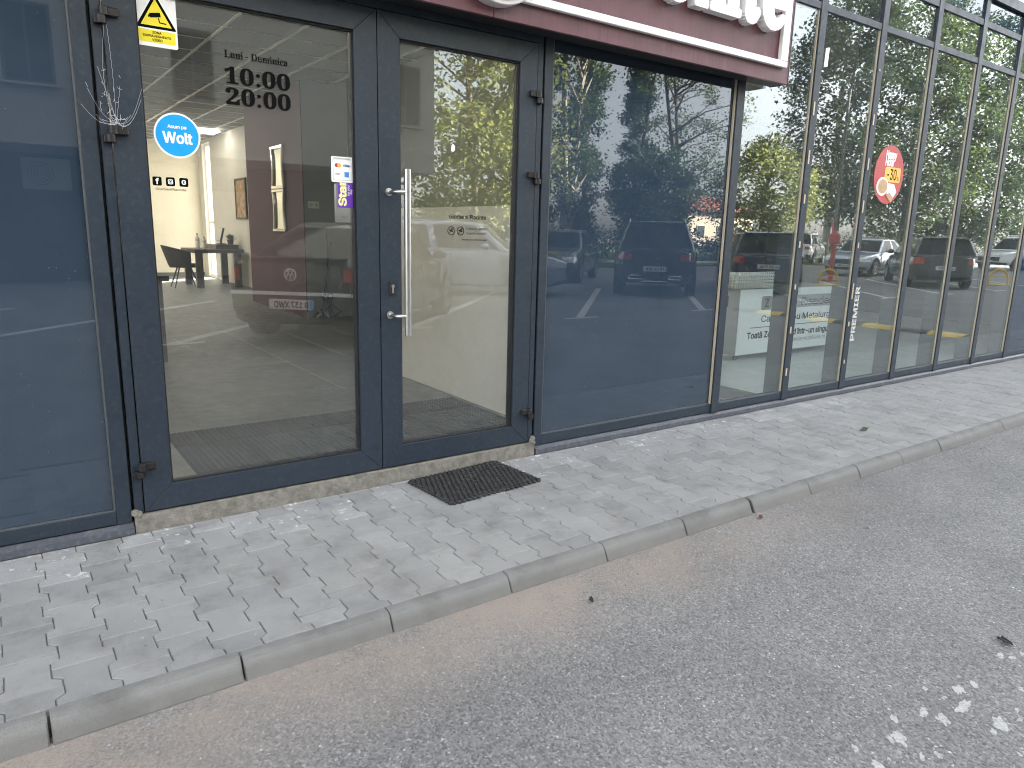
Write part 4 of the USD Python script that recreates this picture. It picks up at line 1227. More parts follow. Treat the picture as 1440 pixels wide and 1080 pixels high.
# ================================================================== small things outside
dm = thing('door_mat', 'black perforated rubber door mat on the paving before the doors', 'mat', (1.955, -0.225, 0.0))
MXa, MXb, MYa, MYb = 1.668, 2.245, -0.430, -0.038
a_ = -0.02


def spin(m):
    return rot(m, 0.075, (0, 0, 1), (1.955, -0.225, 0))


rows = 13
cols = 19
pad = []
for r in range(rows):
    for c in range(cols):
        x = MXa + 0.016 + (c + (0.5 if r % 2 else 0)) * (MXb - MXa - 0.03) / cols
        y = MYa + 0.016 + r * (MYb - MYa - 0.032) / (rows - 1)
        if x > MXb - 0.008:
            continue
        pad.append(np.array([x, y]))
cells_ = []
for p in pad:
    t = np.linspace(0, 2 * np.pi, 13)[:-1]
    o = np.c_[p[0] + 0.0160 * np.cos(t), p[1] + 0.0172 * np.sin(t)]
    i = np.c_[p[0] + 0.0095 * np.cos(t), p[1] + 0.0090 * np.sin(t)]
    m_ = np.c_[p[0] + 0.0128 * np.cos(t), p[1] + 0.0132 * np.sin(t)]
    zt = 0.017 + 0.0025 * np.sin(t * 2)
    V = np.vstack([np.c_[o, np.full(12, 0.004)], np.c_[m_, zt], np.c_[i, np.full(12, 0.006)]])
    f = []
    for r in range(2):
        for k in range(12):
            j = (k + 1) % 12
            f += [(r * 12 + k, r * 12 + j, (r + 1) * 12 + j), (r * 12 + k, (r + 1) * 12 + j, (r + 1) * 12 + k)]
    cells_.append((V, np.array(f)))
obj('rings', spin(cat_(*cells_)), 'black_rubber', dm)
edge_ = []
t = np.linspace(0, 1, 20)
for k in range(cols):
    x = MXa + 0.016 + k * (MXb - MXa - 0.03) / (cols - 1)
    for y in (MYa + 0.004, MYb - 0.004):
        edge_.append(prism(circle(x, y, 0.0125, 10), 0.003, 0.013, 0.003))
for k in range(rows):
    y = MYa + 0.016 + k * (MYb - MYa - 0.03) / (rows - 1)
    for x in (MXa + 0.004, MXb - 0.004):
        edge_.append(prism(circle(x, y, 0.0125, 10), 0.003, 0.013, 0.003))
obj('rim', spin(cat_(*edge_)), 'black_rubber', dm)
obj('base', spin(bx(MXa, MXb, MYa, MYb, 0.002, 0.0055, 0.001)), 'black_rubber', dm)

# cobweb spun between the upper hinges of the left door
cw = thing('cobweb', 'thin white cobweb strung between the two upper hinges of the left door', 'cobweb', (0.43, -0.02, 1.75))
wr = np.random.default_rng(21)


def strand(a, b, sag, r=0.0006, side=0.0):
    t = np.linspace(0, 1, 12)[:, None]
    p = np.asarray(a) * (1 - t) + np.asarray(b) * t
    p[:, 2] -= sag * np.sin(t[:, 0] * math.pi)
    p[:, 0] += side * np.sin(t[:, 0] * math.pi)
    return tube(p, r, 4)


st = [strand((0.432, -0.018, 2.01), (0.436, -0.014, 1.655), 0, 0.0003, -0.018), strand((0.440, -0.018, 2.01), (0.446, -0.012, 1.655), 0, 0.0003, 0.004)]
for (x, z, sg) in ((0.545, 1.80, 0.05), (0.540, 1.76, 0.045), (0.52, 1.71, 0.03), (0.335, 1.72, 0.03), (0.36, 1.78, 0.03), (0.40, 1.86, 0.0), (0.47, 1.80, 0.0), (0.425, 1.78, 0.0), (0.38, 1.69, 0.02), (0.50, 1.70, 0.015)):
    st.append(strand((0.447, -0.016, 1.665), (x, -0.003, z), sg, 0.0003))
obj('strands', cat_(*st), 'cobweb_silk', cw)
fz = []
for k in range(26):
    p = np.array([0.447, -0.014, 1.672]) + wr.normal(0, 1, 3) * (0.018, 0.004, 0.014)
    fz.append(strand(p, p + wr.normal(0, 1, 3) * (0.02, 0.004, 0.018), 0.002, 0.0005))
for k in range(16):
    p = np.array([0.43 + wr.normal(0, 0.03), -0.0035, 1.72 + abs(wr.normal(0, 0.09))])
    fz.append(strand(p, p + wr.normal(0, 1, 3) * (0.010, 0.001, 0.016), 0.002, 0.0004))
obj('fluff', cat_(*fz), 'cobweb_silk', cw, kind='stuff')

# old white paint on the road, worn to flakes
FLAKES = [(2.107, -2.452, 0.020), (2.128, -2.497, 0.022), (2.242, -2.505, 0.031), (2.312, -2.457, 0.025), (2.386, -2.473, 0.018), (2.241, -2.601, 0.032),
          (2.188, -2.605, 0.012), (1.932, -2.466, 0.028), (2.003, -2.416, 0.015), (1.789, -2.419, 0.013), (1.778, -2.486, 0.019), (1.955, -2.56, 0.013),
          (1.91, -2.538, 0.012), (1.828, -2.492, 0.006), (2.637, -2.452, 0.017), (2.656, -2.48, 0.013), (2.715, -2.488, 0.011), (2.482, -2.568, 0.014),
          (2.358, -2.602, 0.009), (2.233, -2.396, 0.010), (2.228, -2.453, 0.006), (2.145, -2.686, 0.009), (2.219, -2.073, 0.006), (2.007, -2.321, 0.004)]
sp = thing('paint_flakes', 'flakes of worn white paint on the asphalt at lower right', 'paint marks', (2.2, -2.5, ROAD_Z))
fk = np.random.default_rng(31)


def blob(x, y, r, elong=1.6, ang=None, n=26):
    a = np.arange(n) / n * 2 * np.pi
    rr = r * (1 + 0.30 * fk.normal(0, 1, n).clip(-1.6, 1.6))
    rr = (rr + np.roll(rr, 1)) / 2
    th = fk.normal(0.5, 0.5) if ang is None else ang
    p = np.c_[np.cos(a) * rr * elong ** 0.5, np.sin(a) * rr / elong ** 0.5]
    R2 = np.array([[math.cos(th), -math.sin(th)], [math.sin(th), math.cos(th)]])
    return p @ R2.T + (x, y)


for x, y, r in FLAKES:
    obj('flake', prism(blob(x, y, r * 0.8, 1.5 + fk.random()), ROAD_Z - 0.002, ROAD_Z + 0.0014, 0.001), 'flake_paint', sp)
    for k in range(1):
        obj('chip', prism(blob(x + fk.normal(0, r * 1.1), y + fk.normal(0, r * 0.8), r * (0.15 + 0.25 * fk.random())), ROAD_Z - 0.002, ROAD_Z + 0.0012, 0.0008), 'flake_paint', sp)


def scrap(name, label, cat, x, y, z, r, mt):
    t = thing(name, label, cat, (x, y, z))
    p = blob(x, y, r, 2.0)
    v, f = prism(p, z + 0.0005, z + 0.0035, 0.0006)
    v[:, 2] += 0.010 * np.abs(np.sin((v[:, 0] - x) / r * 1.3)) + 0.004 * meshkit.noise(v * 60, 3)
    obj('scrap', (v, f), mt, t)


scrap('dry_leaf', 'dark curled leaf lying on the asphalt by the paint flakes', 'leaf', 2.740, -2.425, ROAD_Z, 0.019, 'debris_dark')
scrap('fallen_leaf', 'dark green leaf lying on the paving far along', 'leaf', 4.83, -0.766, 0.0, 0.030, 'leaf_print')
scrap('brick_chip', 'red brick chip lying in the gutter', 'stone', 2.975, -1.262, ROAD_Z, 0.013, 'brick_red')
scrap('clod', 'dark clod lying on the asphalt off the kerb', 'stone', 1.713, -1.423, ROAD_Z, 0.011, 'debris_dark')
# loose grit: one mass
gr = []
for k in range(900):
    x = fk.uniform(0.0, 6.0)
    y = -1.21 - abs(fk.normal(0, 0.16)) - (0.5 * fk.random() ** 2)
    r = 0.0015 + 0.0035 * fk.random() ** 3
    if fk.random() < 0.03:
        r *= 1.9
    q = np.array([(1, 0, 0), (-1, 0, 0), (0, 1, 0), (0, -1, 0), (0, 0, 1), (0, 0, -1)]) * r * (0.6 + 0.6 * fk.random((6, 1)))
    gr.append((q + (x, y, ROAD_Z + r * 0.4), np.array([(0, 2, 4), (2, 1, 4), (1, 3, 4), (3, 0, 4), (2, 0, 5), (1, 2, 5), (3, 1, 5), (0, 3, 5)])))
for k in range(260):
    x, y = fk.uniform(-0.2, 7.0), -1.1 * fk.random()
    r = 0.001 + 0.0022 * fk.random() ** 2
    q = np.array([(1, 0, 0), (-1, 0, 0), (0, 1, 0), (0, -1, 0), (0, 0, 1), (0, 0, -1)]) * r * (0.6 + 0.6 * fk.random((6, 1)))
    gr.append((q + (x, y, 0.001 + r * 0.4), np.array([(0, 2, 4), (2, 1, 4), (1, 3, 4), (3, 0, 4), (2, 0, 5), (1, 2, 5), (3, 1, 5), (0, 3, 5)])))
obj('grit', cat_(*gr), 'pebble', kind='stuff', label='loose grit and sand grains scattered along the gutter')

# speed bump of black and yellow rubber blocks across the road
sb = thing('speed_bump', 'black and yellow rubber speed bump across the road', 'speed bump', (11.4, -3.0, ROAD_Z))
for k in range(9):
    y0 = -5.3 + 0.5 * k
    ps = [(-0.17, 0.001), (-0.12, 0.035), (-0.05, 0.05), (0.05, 0.05), (0.12, 0.035), (0.17, 0.001)]
    v, f = prism(ps, 0, 0.49)
    obj('block', (np.c_[11.45 + v[:, 0], y0 + v[:, 2], ROAD_Z + v[:, 1]], f), 'lock_yellow' if k % 2 else 'bump_black', sb)

# ================================================================== cars in the car park
mat_car = {}


def car_paint(name, col, metallic=0.25, rough=0.22):
    paint(name, col, rough, metallic=metallic, var=0.04, scale=3, coat=1.0, dust=(0.3, 0.28, 0.25), dust_amount=0.06)


car_paint('paint_maroon', (0.085, 0.010, 0.016))
car_paint('paint_black', (0.010, 0.011, 0.013))
car_paint('paint_blue', (0.020, 0.035, 0.075))
car_paint('paint_silver', (0.42, 0.46, 0.54), 0.6)
car_paint('paint_white', (0.72, 0.72, 0.72), 0.0)
car_paint('paint_dark_grey', (0.030, 0.034, 0.040))
paint('car_window', (0.010, 0.011, 0.013), 0.05, spec=0.08, var=0.05)
paint('tail_red', (0.36, 0.02, 0.018), 0.15, var=0.15, scale=30, coat=1.0)
paint('lamp_clear', (0.62, 0.65, 0.68), 0.1, var=0.2, scale=25, coat=1.0)
paint('tyre', (0.012, 0.012, 0.012), 0.85, var=0.2)
paint('rim_metal', (0.5, 0.5, 0.52), 0.3, metallic=0.9, var=0.05)
paint('plate_white', (0.66, 0.66, 0.63), 0.4, var=0.03)


def interp(x, pts):
    p = np.array(pts, float)
    return np.interp(x, p[:, 0], p[:, 1])


def body_mesh(L, W, top, zb, grow=0.0):
    s = np.array([0, 0.02, 0.06, 0.12, 0.22, 0.35, 0.5, 0.65, 0.78, 0.88, 0.94, 0.98, 1.0])
    xs_ = (s - 0.5) * L
    rings = []
    for i, x in enumerate(xs_):
        u = abs(2 * x / L)
        w = (W / 2 + grow) * (1 - 0.20 * u ** 7 - 0.03 * u ** 2)
        zt = interp(x, top) + grow
        z0 = zb + 0.10 * max(0, u - 0.8) / 0.2 - grow * 0.3
        h = zt - z0
        sh = 0.0 if 0 < i < len(xs_) - 1 else 0.06
        half = [(0, z0 + sh), (0.82 * w, z0 + sh), (0.93 * w, z0 + 0.04 + sh), (0.985 * w, z0 + 0.2 * h), (1.0 * w, z0 + 0.5 * h), (0.985 * w, z0 + 0.72 * h),
                (0.955 * w, z0 + 0.90 * h), (0.90 * w, zt - 0.02 - sh * 0.5), (0.78 * w, zt - sh * 0.6), (0, zt + 0.012 - sh * 0.6)]
        ring = half + [(-a, b) for a, b in half[-2:0:-1]]
        xx = x + np.sign(x) * grow * (u > 0.9)
        rings.append([(xx, a, b) for a, b in ring])
    n = len(rings[0])
    v = np.array(rings).reshape(-1, 3)
    f = []
    for r in range(len(rings) - 1):
        for k in range(n):
            j = (k + 1) % n
            f += [(r * n + k, (r + 1) * n + k, (r + 1) * n + j), (r * n + k, (r + 1) * n + j, r * n + j)]
    e = (len(rings) - 1) * n
    v = np.vstack([v, v[:n].mean(0), v[e:e + n].mean(0)])
    c0, c1 = len(v) - 2, len(v) - 1
    for k in range(n):
        j = (k + 1) % n
        f += [(c0, k, j), (c1, e + j, e + k)]
    t = trimesh.Trimesh(v, f, process=True)
    if t.volume < 0:
        t.invert()
    return t


def to_m(t):
    return m3.Manifold(m3.Mesh(vert_properties=np.asarray(t.vertices, np.float32), tri_verts=np.asarray(t.faces, np.uint32)))


def mbox(x0, x1, y0, y1, z0, z1):
    return m3.Manifold.cube((x1 - x0, y1 - y0, z1 - z0)).translate((x0, y0, z0))


def cabin_parts(base, roof, wb, wr, zb, zr):
    """base, roof = (rear x, front x). Returns lists of faces for paint, windscreen, rear window, side windows."""
    us = [0, 0.05, 0.44, 0.49, 0.80, 0.84, 0.97, 1.0]
    vs_ = [1, 0.93, 0.5, 0.0, -0.5, -0.93, -1]
    ts = [0.0, 0.07, 0.5, 0.86, 0.95, 1.0]
    rings = []
    for t in ts:
        k = min(t / 0.95, 1.0)
        x0 = base[0] + (roof[0] - base[0]) * k
        x1 = base[1] + (roof[1] - base[1]) * k
        w = wb + (wr - wb) * k ** 1.3
        z = zb + (zr - zb) * (t if t < 0.95 else 0.95)
        if t == 1.0:
            x0, x1, w, z = x0 + 0.10, x1 - 0.10, w - 0.10, zr
        ring = []
        for v_ in vs_:                                   # front, left to right
            ring.append((x1 + 0.09 * (1 - v_ * v_) - 0.02 * (abs(v_) == 1), v_ * w * (1 if abs(v_) < 1 else 0.985), z))
        for u in us[1:-1]:                               # right side, front to rear
            ring.append((x1 + (x0 - x1) * u, -w * (1.0 + 0.03 * math.sin(u * math.pi)), z))
        for v_ in vs_[::-1]:                             # rear, right to left
            ring.append((x0 - 0.07 * (1 - v_ * v_) + 0.02 * (abs(v_) == 1), v_ * w * (1 if abs(v_) < 1 else 0.985), z))
        for u in us[1:-1][::-1]:
            ring.append((x1 + (x0 - x1) * u, w * (1.0 + 0.03 * math.sin(u * math.pi)), z))
        rings.append(ring)
    V = np.array(rings).reshape(-1, 3)
    n = len(rings[0])
    out = {'paint': [], 'front': [], 'rear': [], 'side': []}
    # segment classes around the ring
    seg = []
    for k in range(n):
        if k in (0, 5):
            seg.append('paint')
        elif 1 <= k <= 4:
            seg.append('front')
        elif 6 <= k <= 12:
            i = k - 6                                    # between us[i] and us[i+1]
            seg.append('side' if i in (1, 3, 5) else 'paint')
        elif k in (13, 18):
            seg.append('paint')
        elif 14 <= k <= 17:
            seg.append('rear')
        else:
            i = 6 - (k - 19)
            seg.append('side' if i in (1, 3, 5) else 'paint')
    for r in range(len(ts) - 1):
        for k in range(n):
            j = (k + 1) % n
            c = seg[k] if 1 <= r <= 2 else 'paint'
            out[c] += [(r * n + k, (r + 1) * n + j, r * n + j), (r * n + k, (r + 1) * n + k, (r + 1) * n + j)]
    e = (len(ts) - 1) * n
    V = np.vstack([V, [((roof[0] + roof[1]) / 2, 0, zr + 0.025)]])
    for k in range(n):
        out['paint'].append((e + k, len(V) - 1, e + (k + 1) % n))
    res = {}
    for k, fl in out.items():
        t = trimesh.Trimesh(V, np.array(fl), process=False)
        t.remove_unreferenced_vertices()
        res[k] = (np.array(t.vertices), np.array(t.faces)[:, ::-1])
    # outward?
    vv, ff = res['front']
    nn = np.cross(vv[ff[0, 1]] - vv[ff[0, 0]], vv[ff[0, 2]] - vv[ff[0, 0]])
    if nn[0] < 0:
        res = {k: (a, b[:, ::-1]) for k, (a, b) in res.items()}
    return res


def wheel(r, w):
    tyre = lathe([(r * 0.66, -w / 2), (r * 0.96, -w / 2), (r, -w / 2 + 0.03), (r, w / 2 - 0.03), (r * 0.96, w / 2), (r * 0.66, w / 2), (r * 0.62, 0), (r * 0.66, -w / 2)], 26, 'y')
    ring = lathe([(r * 0.58, -w / 2 + 0.01), (r * 0.66, -w / 2 + 0.005), (r * 0.66, w / 2 - 0.005), (r * 0.58, w / 2 - 0.01), (r * 0.58, -w / 2 + 0.01)], 26, 'y')
    sp_ = [ring, lathe([(0, -w / 2 + 0.03), (r * 0.16, -w / 2 + 0.03), (r * 0.16, w / 2 - 0.03), (0, w / 2 - 0.03)], 14, 'y')]
    for k in range(5):
        sp_.append(rot(bx(-0.03, 0.03, -w / 2 + 0.025, w / 2 - 0.025, 0.04, r * 0.6), k * 2 * math.pi / 5, (0, 1, 0)))
    disc = lathe([(0, -w / 2 + 0.05), (r * 0.58, -w / 2 + 0.05), (r * 0.58, w / 2 - 0.05), (0, w / 2 - 0.05)], 20, 'y')
    return tyre, cat_(*sp_), disc


PLATE_H = 0.11


def plate_on(root, x, z, facing, txt, tilt=0.0):
    """Number plate with its characters, on the rear (facing -1) or front (+1)."""
    p = obj('number_plate', bx(x - 0.012, x + 0.012, -0.26, 0.26, z - 0.055, z + 0.055, 0.004), 'plate_white', root, local=True)
    v, f = lettering(txt, 0.066, 0, z - 0.033, 0, depth=0.002, bold=3, anchor='m', width=0.40)
    if facing < 0:   # read from behind: left of the text on the car's left (+y)
        q = np.c_[x - 0.0125 + v[:, 1], -v[:, 0], v[:, 2]]
    else:
        q = np.c_[x + 0.0125 - v[:, 1], v[:, 0], v[:, 2]]
    obj('characters', (q, f), 'black_print', p, local=True)
    s = -1 if facing < 0 else 1
    bl = bx(min(x + s * 0.0122, x + s * 0.0135), max(x + s * 0.0122, x + s * 0.0135), *((0.215, 0.255) if facing < 0 else (-0.255, -0.215)), z - 0.052, z + 0.052)
    obj('band', bl, 'blue_print', p, local=True)


def car(name, label, paintm, x, y, heading, kind, L, W, H, txt=None, badge=True, z=ROAD_Z):
    """A car as its real parts; local frame: x forward, y left. heading = direction of the bonnet in the ground plane."""
    root = thing(name, label, 'car', (x, y, z), math.atan2(heading[1], heading[0]), group=None)
    h2 = L / 2
    wheel_r = 0.335 if kind != 'suv' else 0.365
    belt = {'sedan': 0.93, 'coupe': 0.93, 'hatch': 0.96, 'wagon': 0.97, 'suv': 1.06}[kind]
    zb = {'suv': 0.27}.get(kind, 0.20)
    hood = belt - 0.02
    if kind in ('sedan', 'coupe'):
        top = [(-h2, 0.93 if kind == 'sedan' else 0.98), (-h2 + 0.15, 1.02 if kind == 'coupe' else 0.99), (-h2 + 0.75, 1.01), (-0.2, belt), (0.95, belt + 0.01), (h2 - 0.35, 0.80), (h2, 0.66)]
        base, roof = (-h2 + (0.62 if kind == 'sedan' else 0.40), 1.02), (-h2 + (1.45 if kind == 'sedan' else 1.75), 0.32)
    else:
        top = [(-h2, belt - 0.03), (-h2 + 0.10, belt), (-0.2, belt), (1.0, belt), (h2 - 0.4, belt - 0.09), (h2, belt - 0.22)]
        base, roof = (-h2 + 0.08, 1.10), (-h2 + (0.55 if kind != 'wagon' else 0.48), 0.42)
    t = body_mesh(L, W, top, zb)
    B = to_m(t)
    fx, rx = h2 - 0.88, -h2 + (0.82 if kind in ('hatch', 'suv') else 1.0)
    for ax in (fx, rx):
        for sy in (-1, 1):
            cyl = m3.Manifold.cylinder(0.6, wheel_r + 0.055, wheel_r + 0.055, 28).rotate((90, 0, 0)).translate((ax, sy * (W / 2) + 0.30, wheel_r))
            B = B - cyl.translate((0, 0.0, 0)) if False else B - m3.Manifold.cylinder(0.26, wheel_r + 0.055, wheel_r + 0.055, 28).rotate((90, 0, 0)).translate((ax, sy * (W / 2 - 0.09) + 0.13, wheel_r))
    body = obj('body', B, paintm, root, smooth=28, local=True)
    G = to_m(body_mesh(L, W, top, zb, 0.010))
    inner = to_m(t)

    def patch(name_, m, mt, parent=root):
        q = G ^ m
        if q.num_tri() > 3:
            return obj(name_, q, mt, parent, smooth=30, local=True)
    cp = cabin_parts(base, roof, W / 2 * 0.90, W / 2 * (0.70 if kind != 'suv' else 0.69), belt - 0.03, H)
    obj('roof', cp['paint'], paintm, root, smooth=40, local=True)
    obj('windscreen', cp['front'], 'car_window', root, smooth=40, local=True)
    obj('rear_window', cp['rear'], 'car_window', root, smooth=40, local=True)
    obj('side_windows', cp['side'], 'car_window', root, smooth=40, local=True)
    ty, rm, dc = wheel(wheel_r, 0.21)
    for ax in (fx, rx):
        for sy in (-1, 1):
            d = (ax, sy * (W / 2 - 0.115), wheel_r)
            wp = obj('wheel', move(ty, d), 'tyre', root, smooth=40, local=True)
            obj('rim', move(rm, d), 'rim_metal', wp, local=True)
            obj('brake_disc', move(dc, d), 'tyre', wp, local=True)
    # bumpers and sills in dark plastic
    patch('rear_valance', mbox(-h2 - 0.1, -h2 + 0.30, -W, W, zb - 0.1, zb + (0.26 if kind == 'suv' else 0.14)), 'black_plastic')
    patch('front_grille', mbox(h2 - 0.25, h2 + 0.1, -W * 0.30, W * 0.30, zb + 0.20, zb + 0.42), 'black_plastic')
    patch('lower_intake', mbox(h2 - 0.3, h2 + 0.1, -W * 0.42, W * 0.42, zb + 0.02, zb + 0.14), 'black_plastic')
    zl = belt - 0.16
    for sy in (-1, 1):
        if kind == 'coupe':
            q = mbox(-h2 - 0.1, -h2 + 0.42, 0.60 if sy > 0 else -W, W if sy > 0 else -0.60, 0.76, 0.90)
        elif kind == 'suv':
            q = mbox(-h2 - 0.1, -h2 + 0.30, 0.52 if sy > 0 else -W, W if sy > 0 else -0.52, 0.80, 0.95)
        else:
            q = mbox(-h2 - 0.1, -h2 + 0.30, 0.58 if sy > 0 else -W, W if sy > 0 else -0.58, 0.72, 0.90)
        patch('taillight', q, 'tail_red')
        hz_ = interp(h2 - 0.25, top)
        patch('headlight', mbox(h2 - 0.45, h2 + 0.1, 0.48 if sy > 0 else -W, W if sy > 0 else -0.48, hz_ - 0.20, hz_ - 0.05), 'lamp_clear')
        mir = trimesh.creation.icosphere(subdivisions=2, radius=1.0)
        mir.vertices = mir.vertices * (0.09, 0.10, 0.07) + (0.62, sy * (W / 2 * 0.93 + 0.13), belt + 0.06)
        obj('mirror', cat_((np.array(mir.vertices), mir.faces), bx(0.60, 0.66, min(sy * (W / 2 * 0.88), sy * (W / 2 * 0.93 + 0.08)), max(sy * (W / 2 * 0.88), sy * (W / 2 * 0.93 + 0.08)), belt + 0.0, belt + 0.04)), paintm, root, smooth=40, local=True)
        obj('door_handle', cat_(*[bx(a, a + 0.20, min(sy * W / 2 * 0.975, sy * (W / 2 * 0.975 + 0.03)), max(sy * W / 2 * 0.975, sy * (W / 2 * 0.975 + 0.03)), belt - 0.13, belt - 0.10, 0.006) for a in (-0.35, -1.25)]), paintm, root, local=True)
    obj('door_seams', cat_(*[bx(a, a + 0.012, sy * W / 2 * 0.985 - 0.012, sy * W / 2 * 0.985 + 0.012, zb + 0.15, belt - 0.06) for a in (-1.42, -0.10, 0.98) for sy in (-1, 1)]), 'gasket', root, local=True)
    if txt:
        pz = 0.50 if kind == 'coupe' else 0.62 if kind == 'suv' else 0.66 if kind == 'hatch' else 0.60
        plate_on(root, -h2 - 0.012, pz, -1, txt)
        plate_on(root, h2 + 0.012, zb + 0.20, 1, txt)
    if kind == 'coupe':
        obj('badge', cat_(lathe([(0.058, 0), (0.072, 0), (0.072, 0.02), (0.058, 0.02), (0.058, 0)], 28, 'x', (-h2 - 0.022, 0, 0.83)),
                          *[move(rot(bx(-0.008, 0.008, -0.006, 0.006, -0.055, 0.055), s_ * 0.42, (1, 0, 0)), (-h2 - 0.012, y_, 0.83 + dz_)) for s_, y_, dz_ in ((1, 0.032, 0.0), (-1, 0.011, 0.0), (1, -0.011, 0.0), (-1, -0.032, 0.0))]), 'chrome', root, local=True)
        patch('chrome_strip', mbox(-h2 - 0.1, -h2 + 0.6, -W, W, 0.600, 0.640), 'sign_white')
        patch('lower_strip', mbox(-h2 - 0.1, -h2 + 0.4, -W, W, zb + 0.10, zb + 0.125), 'chrome')
        obj('rear_spoiler', bx(-h2 - 0.01, -h2 + 0.16, -0.62, 0.62, 1.005, 1.03, 0.01), paintm, root, local=True)
    else:
        obj('badge', lathe([(0.04, 0), (0.055, 0), (0.055, 0.015), (0.04, 0.015), (0.04, 0)], 22, 'x', (-h2 - 0.02, 0, belt - 0.09)), 'chrome', root, local=True)
        obj('front_badge', lathe([(0.0, 0), (0.055, 0), (0.055, 0.015), (0.0, 0.015)], 22, 'x', (h2 - 0.005, 0, zb + 0.36)), 'chrome', root, local=True)
    if kind == 'suv':
        for sy in (-1, 1):
            obj('roof_rail', tube([(-1.5, sy * 0.62, H - 0.03), (-1.35, sy * 0.62, H + 0.04), (0.2, sy * 0.62, H + 0.05), (0.38, sy * 0.62, H - 0.02)], 0.017, 8), 'chrome', root, local=True)
            fr_ = [(-h2 - 0.022, sy * 0.44 + a * 0.14, 0.40 + b) for a, b in ((-1, 0.0), (-0.72, 0.075), (0.8, 0.075), (1, 0.0), (-1, 0.0))]
            obj('exhaust_trim', tube(fr_, 0.012, 6), 'chrome', root, local=True)
        obj('bumper_strip', tube([(-h2 - 0.014, -0.30, 0.33), (-h2 - 0.02, -0.2, 0.355), (-h2 - 0.02, 0.2, 0.355), (-h2 - 0.014, 0.30, 0.33)], 0.012, 6), 'chrome', root, local=True)
    if kind in ('suv', 'hatch', 'wagon'):
        obj('roof_spoiler', bx(roof[0] - 0.16, roof[0] + 0.12, -W * 0.33, W * 0.33, H - 0.05, H - 0.015, 0.012), paintm, root, local=True)
        obj('aerial', cat_(prism([(roof[0] + 0.12, -0.02), (roof[0] + 0.28, -0.012), (roof[0] + 0.28, 0.012), (roof[0] + 0.12, 0.02)], H + 0.005, H + 0.07, 0.01)), paintm, root, local=True)
        obj('wiper', tube([(-h2 + 0.03, 0.0, belt + 0.05), (-h2 + 0.05, 0.30, belt + 0.07)], 0.010, 6), 'black_plastic', root, local=True)
    return root


def at(rear_x, rear_y, h, L):
    h = np.array(h, float)
    h /= np.linalg.norm(h)
    return rear_x + h[0] * L / 2, rear_y + h[1] * L / 2, h


x, y, h = at(2.70, -4.66, (0.68, -0.73), 4.8)
car('parked_coupe', 'black low coupe with chrome strip parked nearest the doors, seen from behind', 'paint_black', x, y, h, 'coupe', 4.8, 1.85, 1.42, 'B 137 XWO')
x, y, h = at(11.9, -7.9, (0.72, -0.70), 4.5)
car('parked_suv', 'black sport utility car with roof rails, seen straight from behind', 'paint_black', x, y, h, 'suv', 4.5, 1.86, 1.66, 'TR 04 SEB')
x, y, h = at(14.9, -13.5, (-0.72, 0.70), 4.2)
car('parked_saloon', 'dark grey saloon facing the shop behind the black sport utility car', 'paint_dark_grey', 13.9, -13.6, (-0.78, 0.62), 'sedan', 4.3, 1.76, 1.45, 'B 90 PEG')
x, y, h = at(15.4, -7.5, (0.74, -0.67), 4.3)
car('parked_hatchback', 'dark blue hatchback with red rear lights parked beside the black sport utility car', 'paint_blue', x, y, h, 'hatch', 4.3, 1.79, 1.50, 'B 55 TYA')
car('parked_crossover', 'white crossover with dark rear window far across the car park', 'paint_white', 36.5, -20.2, (0.92, -0.38), 'suv', 4.5, 1.85, 1.68, 'B 21 HUN')
car('parked_silver_saloon', 'silver blue saloon facing left across the car park', 'paint_silver', 28.6, -12.2, (-0.95, 0.12), 'sedan', 4.6, 1.82, 1.44, 'B 18 BMV')
x, y, h = at(22.6, -6.6, (0.80, -0.60), 4.7)
car('parked_estate', 'black estate car with red rear lights near the right end of the shop front', 'paint_black', x, y, h, 'wagon', 4.7, 1.82, 1.50, 'IL 09 BMW'.replace('BMW', 'KMT'))
car('parked_white_suv', 'white sport utility car facing left at the far right of the car park', 'paint_white', 43.0, -12.0, (-0.95, -0.25), 'suv', 4.6, 1.88, 1.72, 'B 77 DAC')
car('parked_light_wagon', 'light grey family car facing right beyond the black coupe', 'paint_silver', 8.5, -10.5, (0.78, 0.62), 'wagon', 4.6, 1.82, 1.55, 'B 64 OPL')

# ================================================================== street furniture in the car park
for i_, (lx, ly, s, lab) in enumerate(((20.4, -8.9, 0.9, 'yellow hooped parking lock beside the dark blue hatchback'), (27.0, -6.85, 1.0, 'yellow hooped parking lock beyond the black estate car'))):
    t = thing('parking_lock', lab, 'parking lock', (lx, ly, ROAD_Z))
    a = np.linspace(0, math.pi, 15)
    arc = np.c_[lx + 0.30 * s * np.cos(a) * 0.7, ly + 0.30 * s * np.cos(a) * 0.7, ROAD_Z + 0.15 + 0.36 * s * np.sin(a)]
    obj('hoop', tube(np.vstack([[arc[0] - (0, 0, 0.14)], arc, [arc[-1] - (0, 0, 0.14)]]), 0.032, 8), 'lock_yellow', t, smooth=40)
    obj('crossbar', tube([arc[2], arc[-3]], 0.02, 6), 'lock_yellow', t)
    obj('base', bx(lx - 0.28, lx + 0.28, ly - 0.28, ly + 0.28, ROAD_Z + 0.001, ROAD_Z + 0.03, 0.004), 'lock_yellow', t)
bp = thing('barrier_post', 'tall dark red barrier post with white bands in the car park', 'post', (22.7, -10.2, ROAD_Z))
obj('post', tube([(22.7, -10.2, ROAD_Z), (22.7, -10.2, 1.15)], 0.075, 12), 'barrier_red', bp)
obj('cap', lathe([(0.0, 0), (0.16, 0), (0.19, 0.05), (0.16, 0.30), (0.05, 0.42), (0, 0.42)], 14, at=(22.7, -10.2, 1.15)), 'barrier_red', bp)
obj('arm', tube([(22.7, -10.2, 1.25), (23.1, -10.6, 1.85)], 0.035, 8), 'barrier_red', bp)
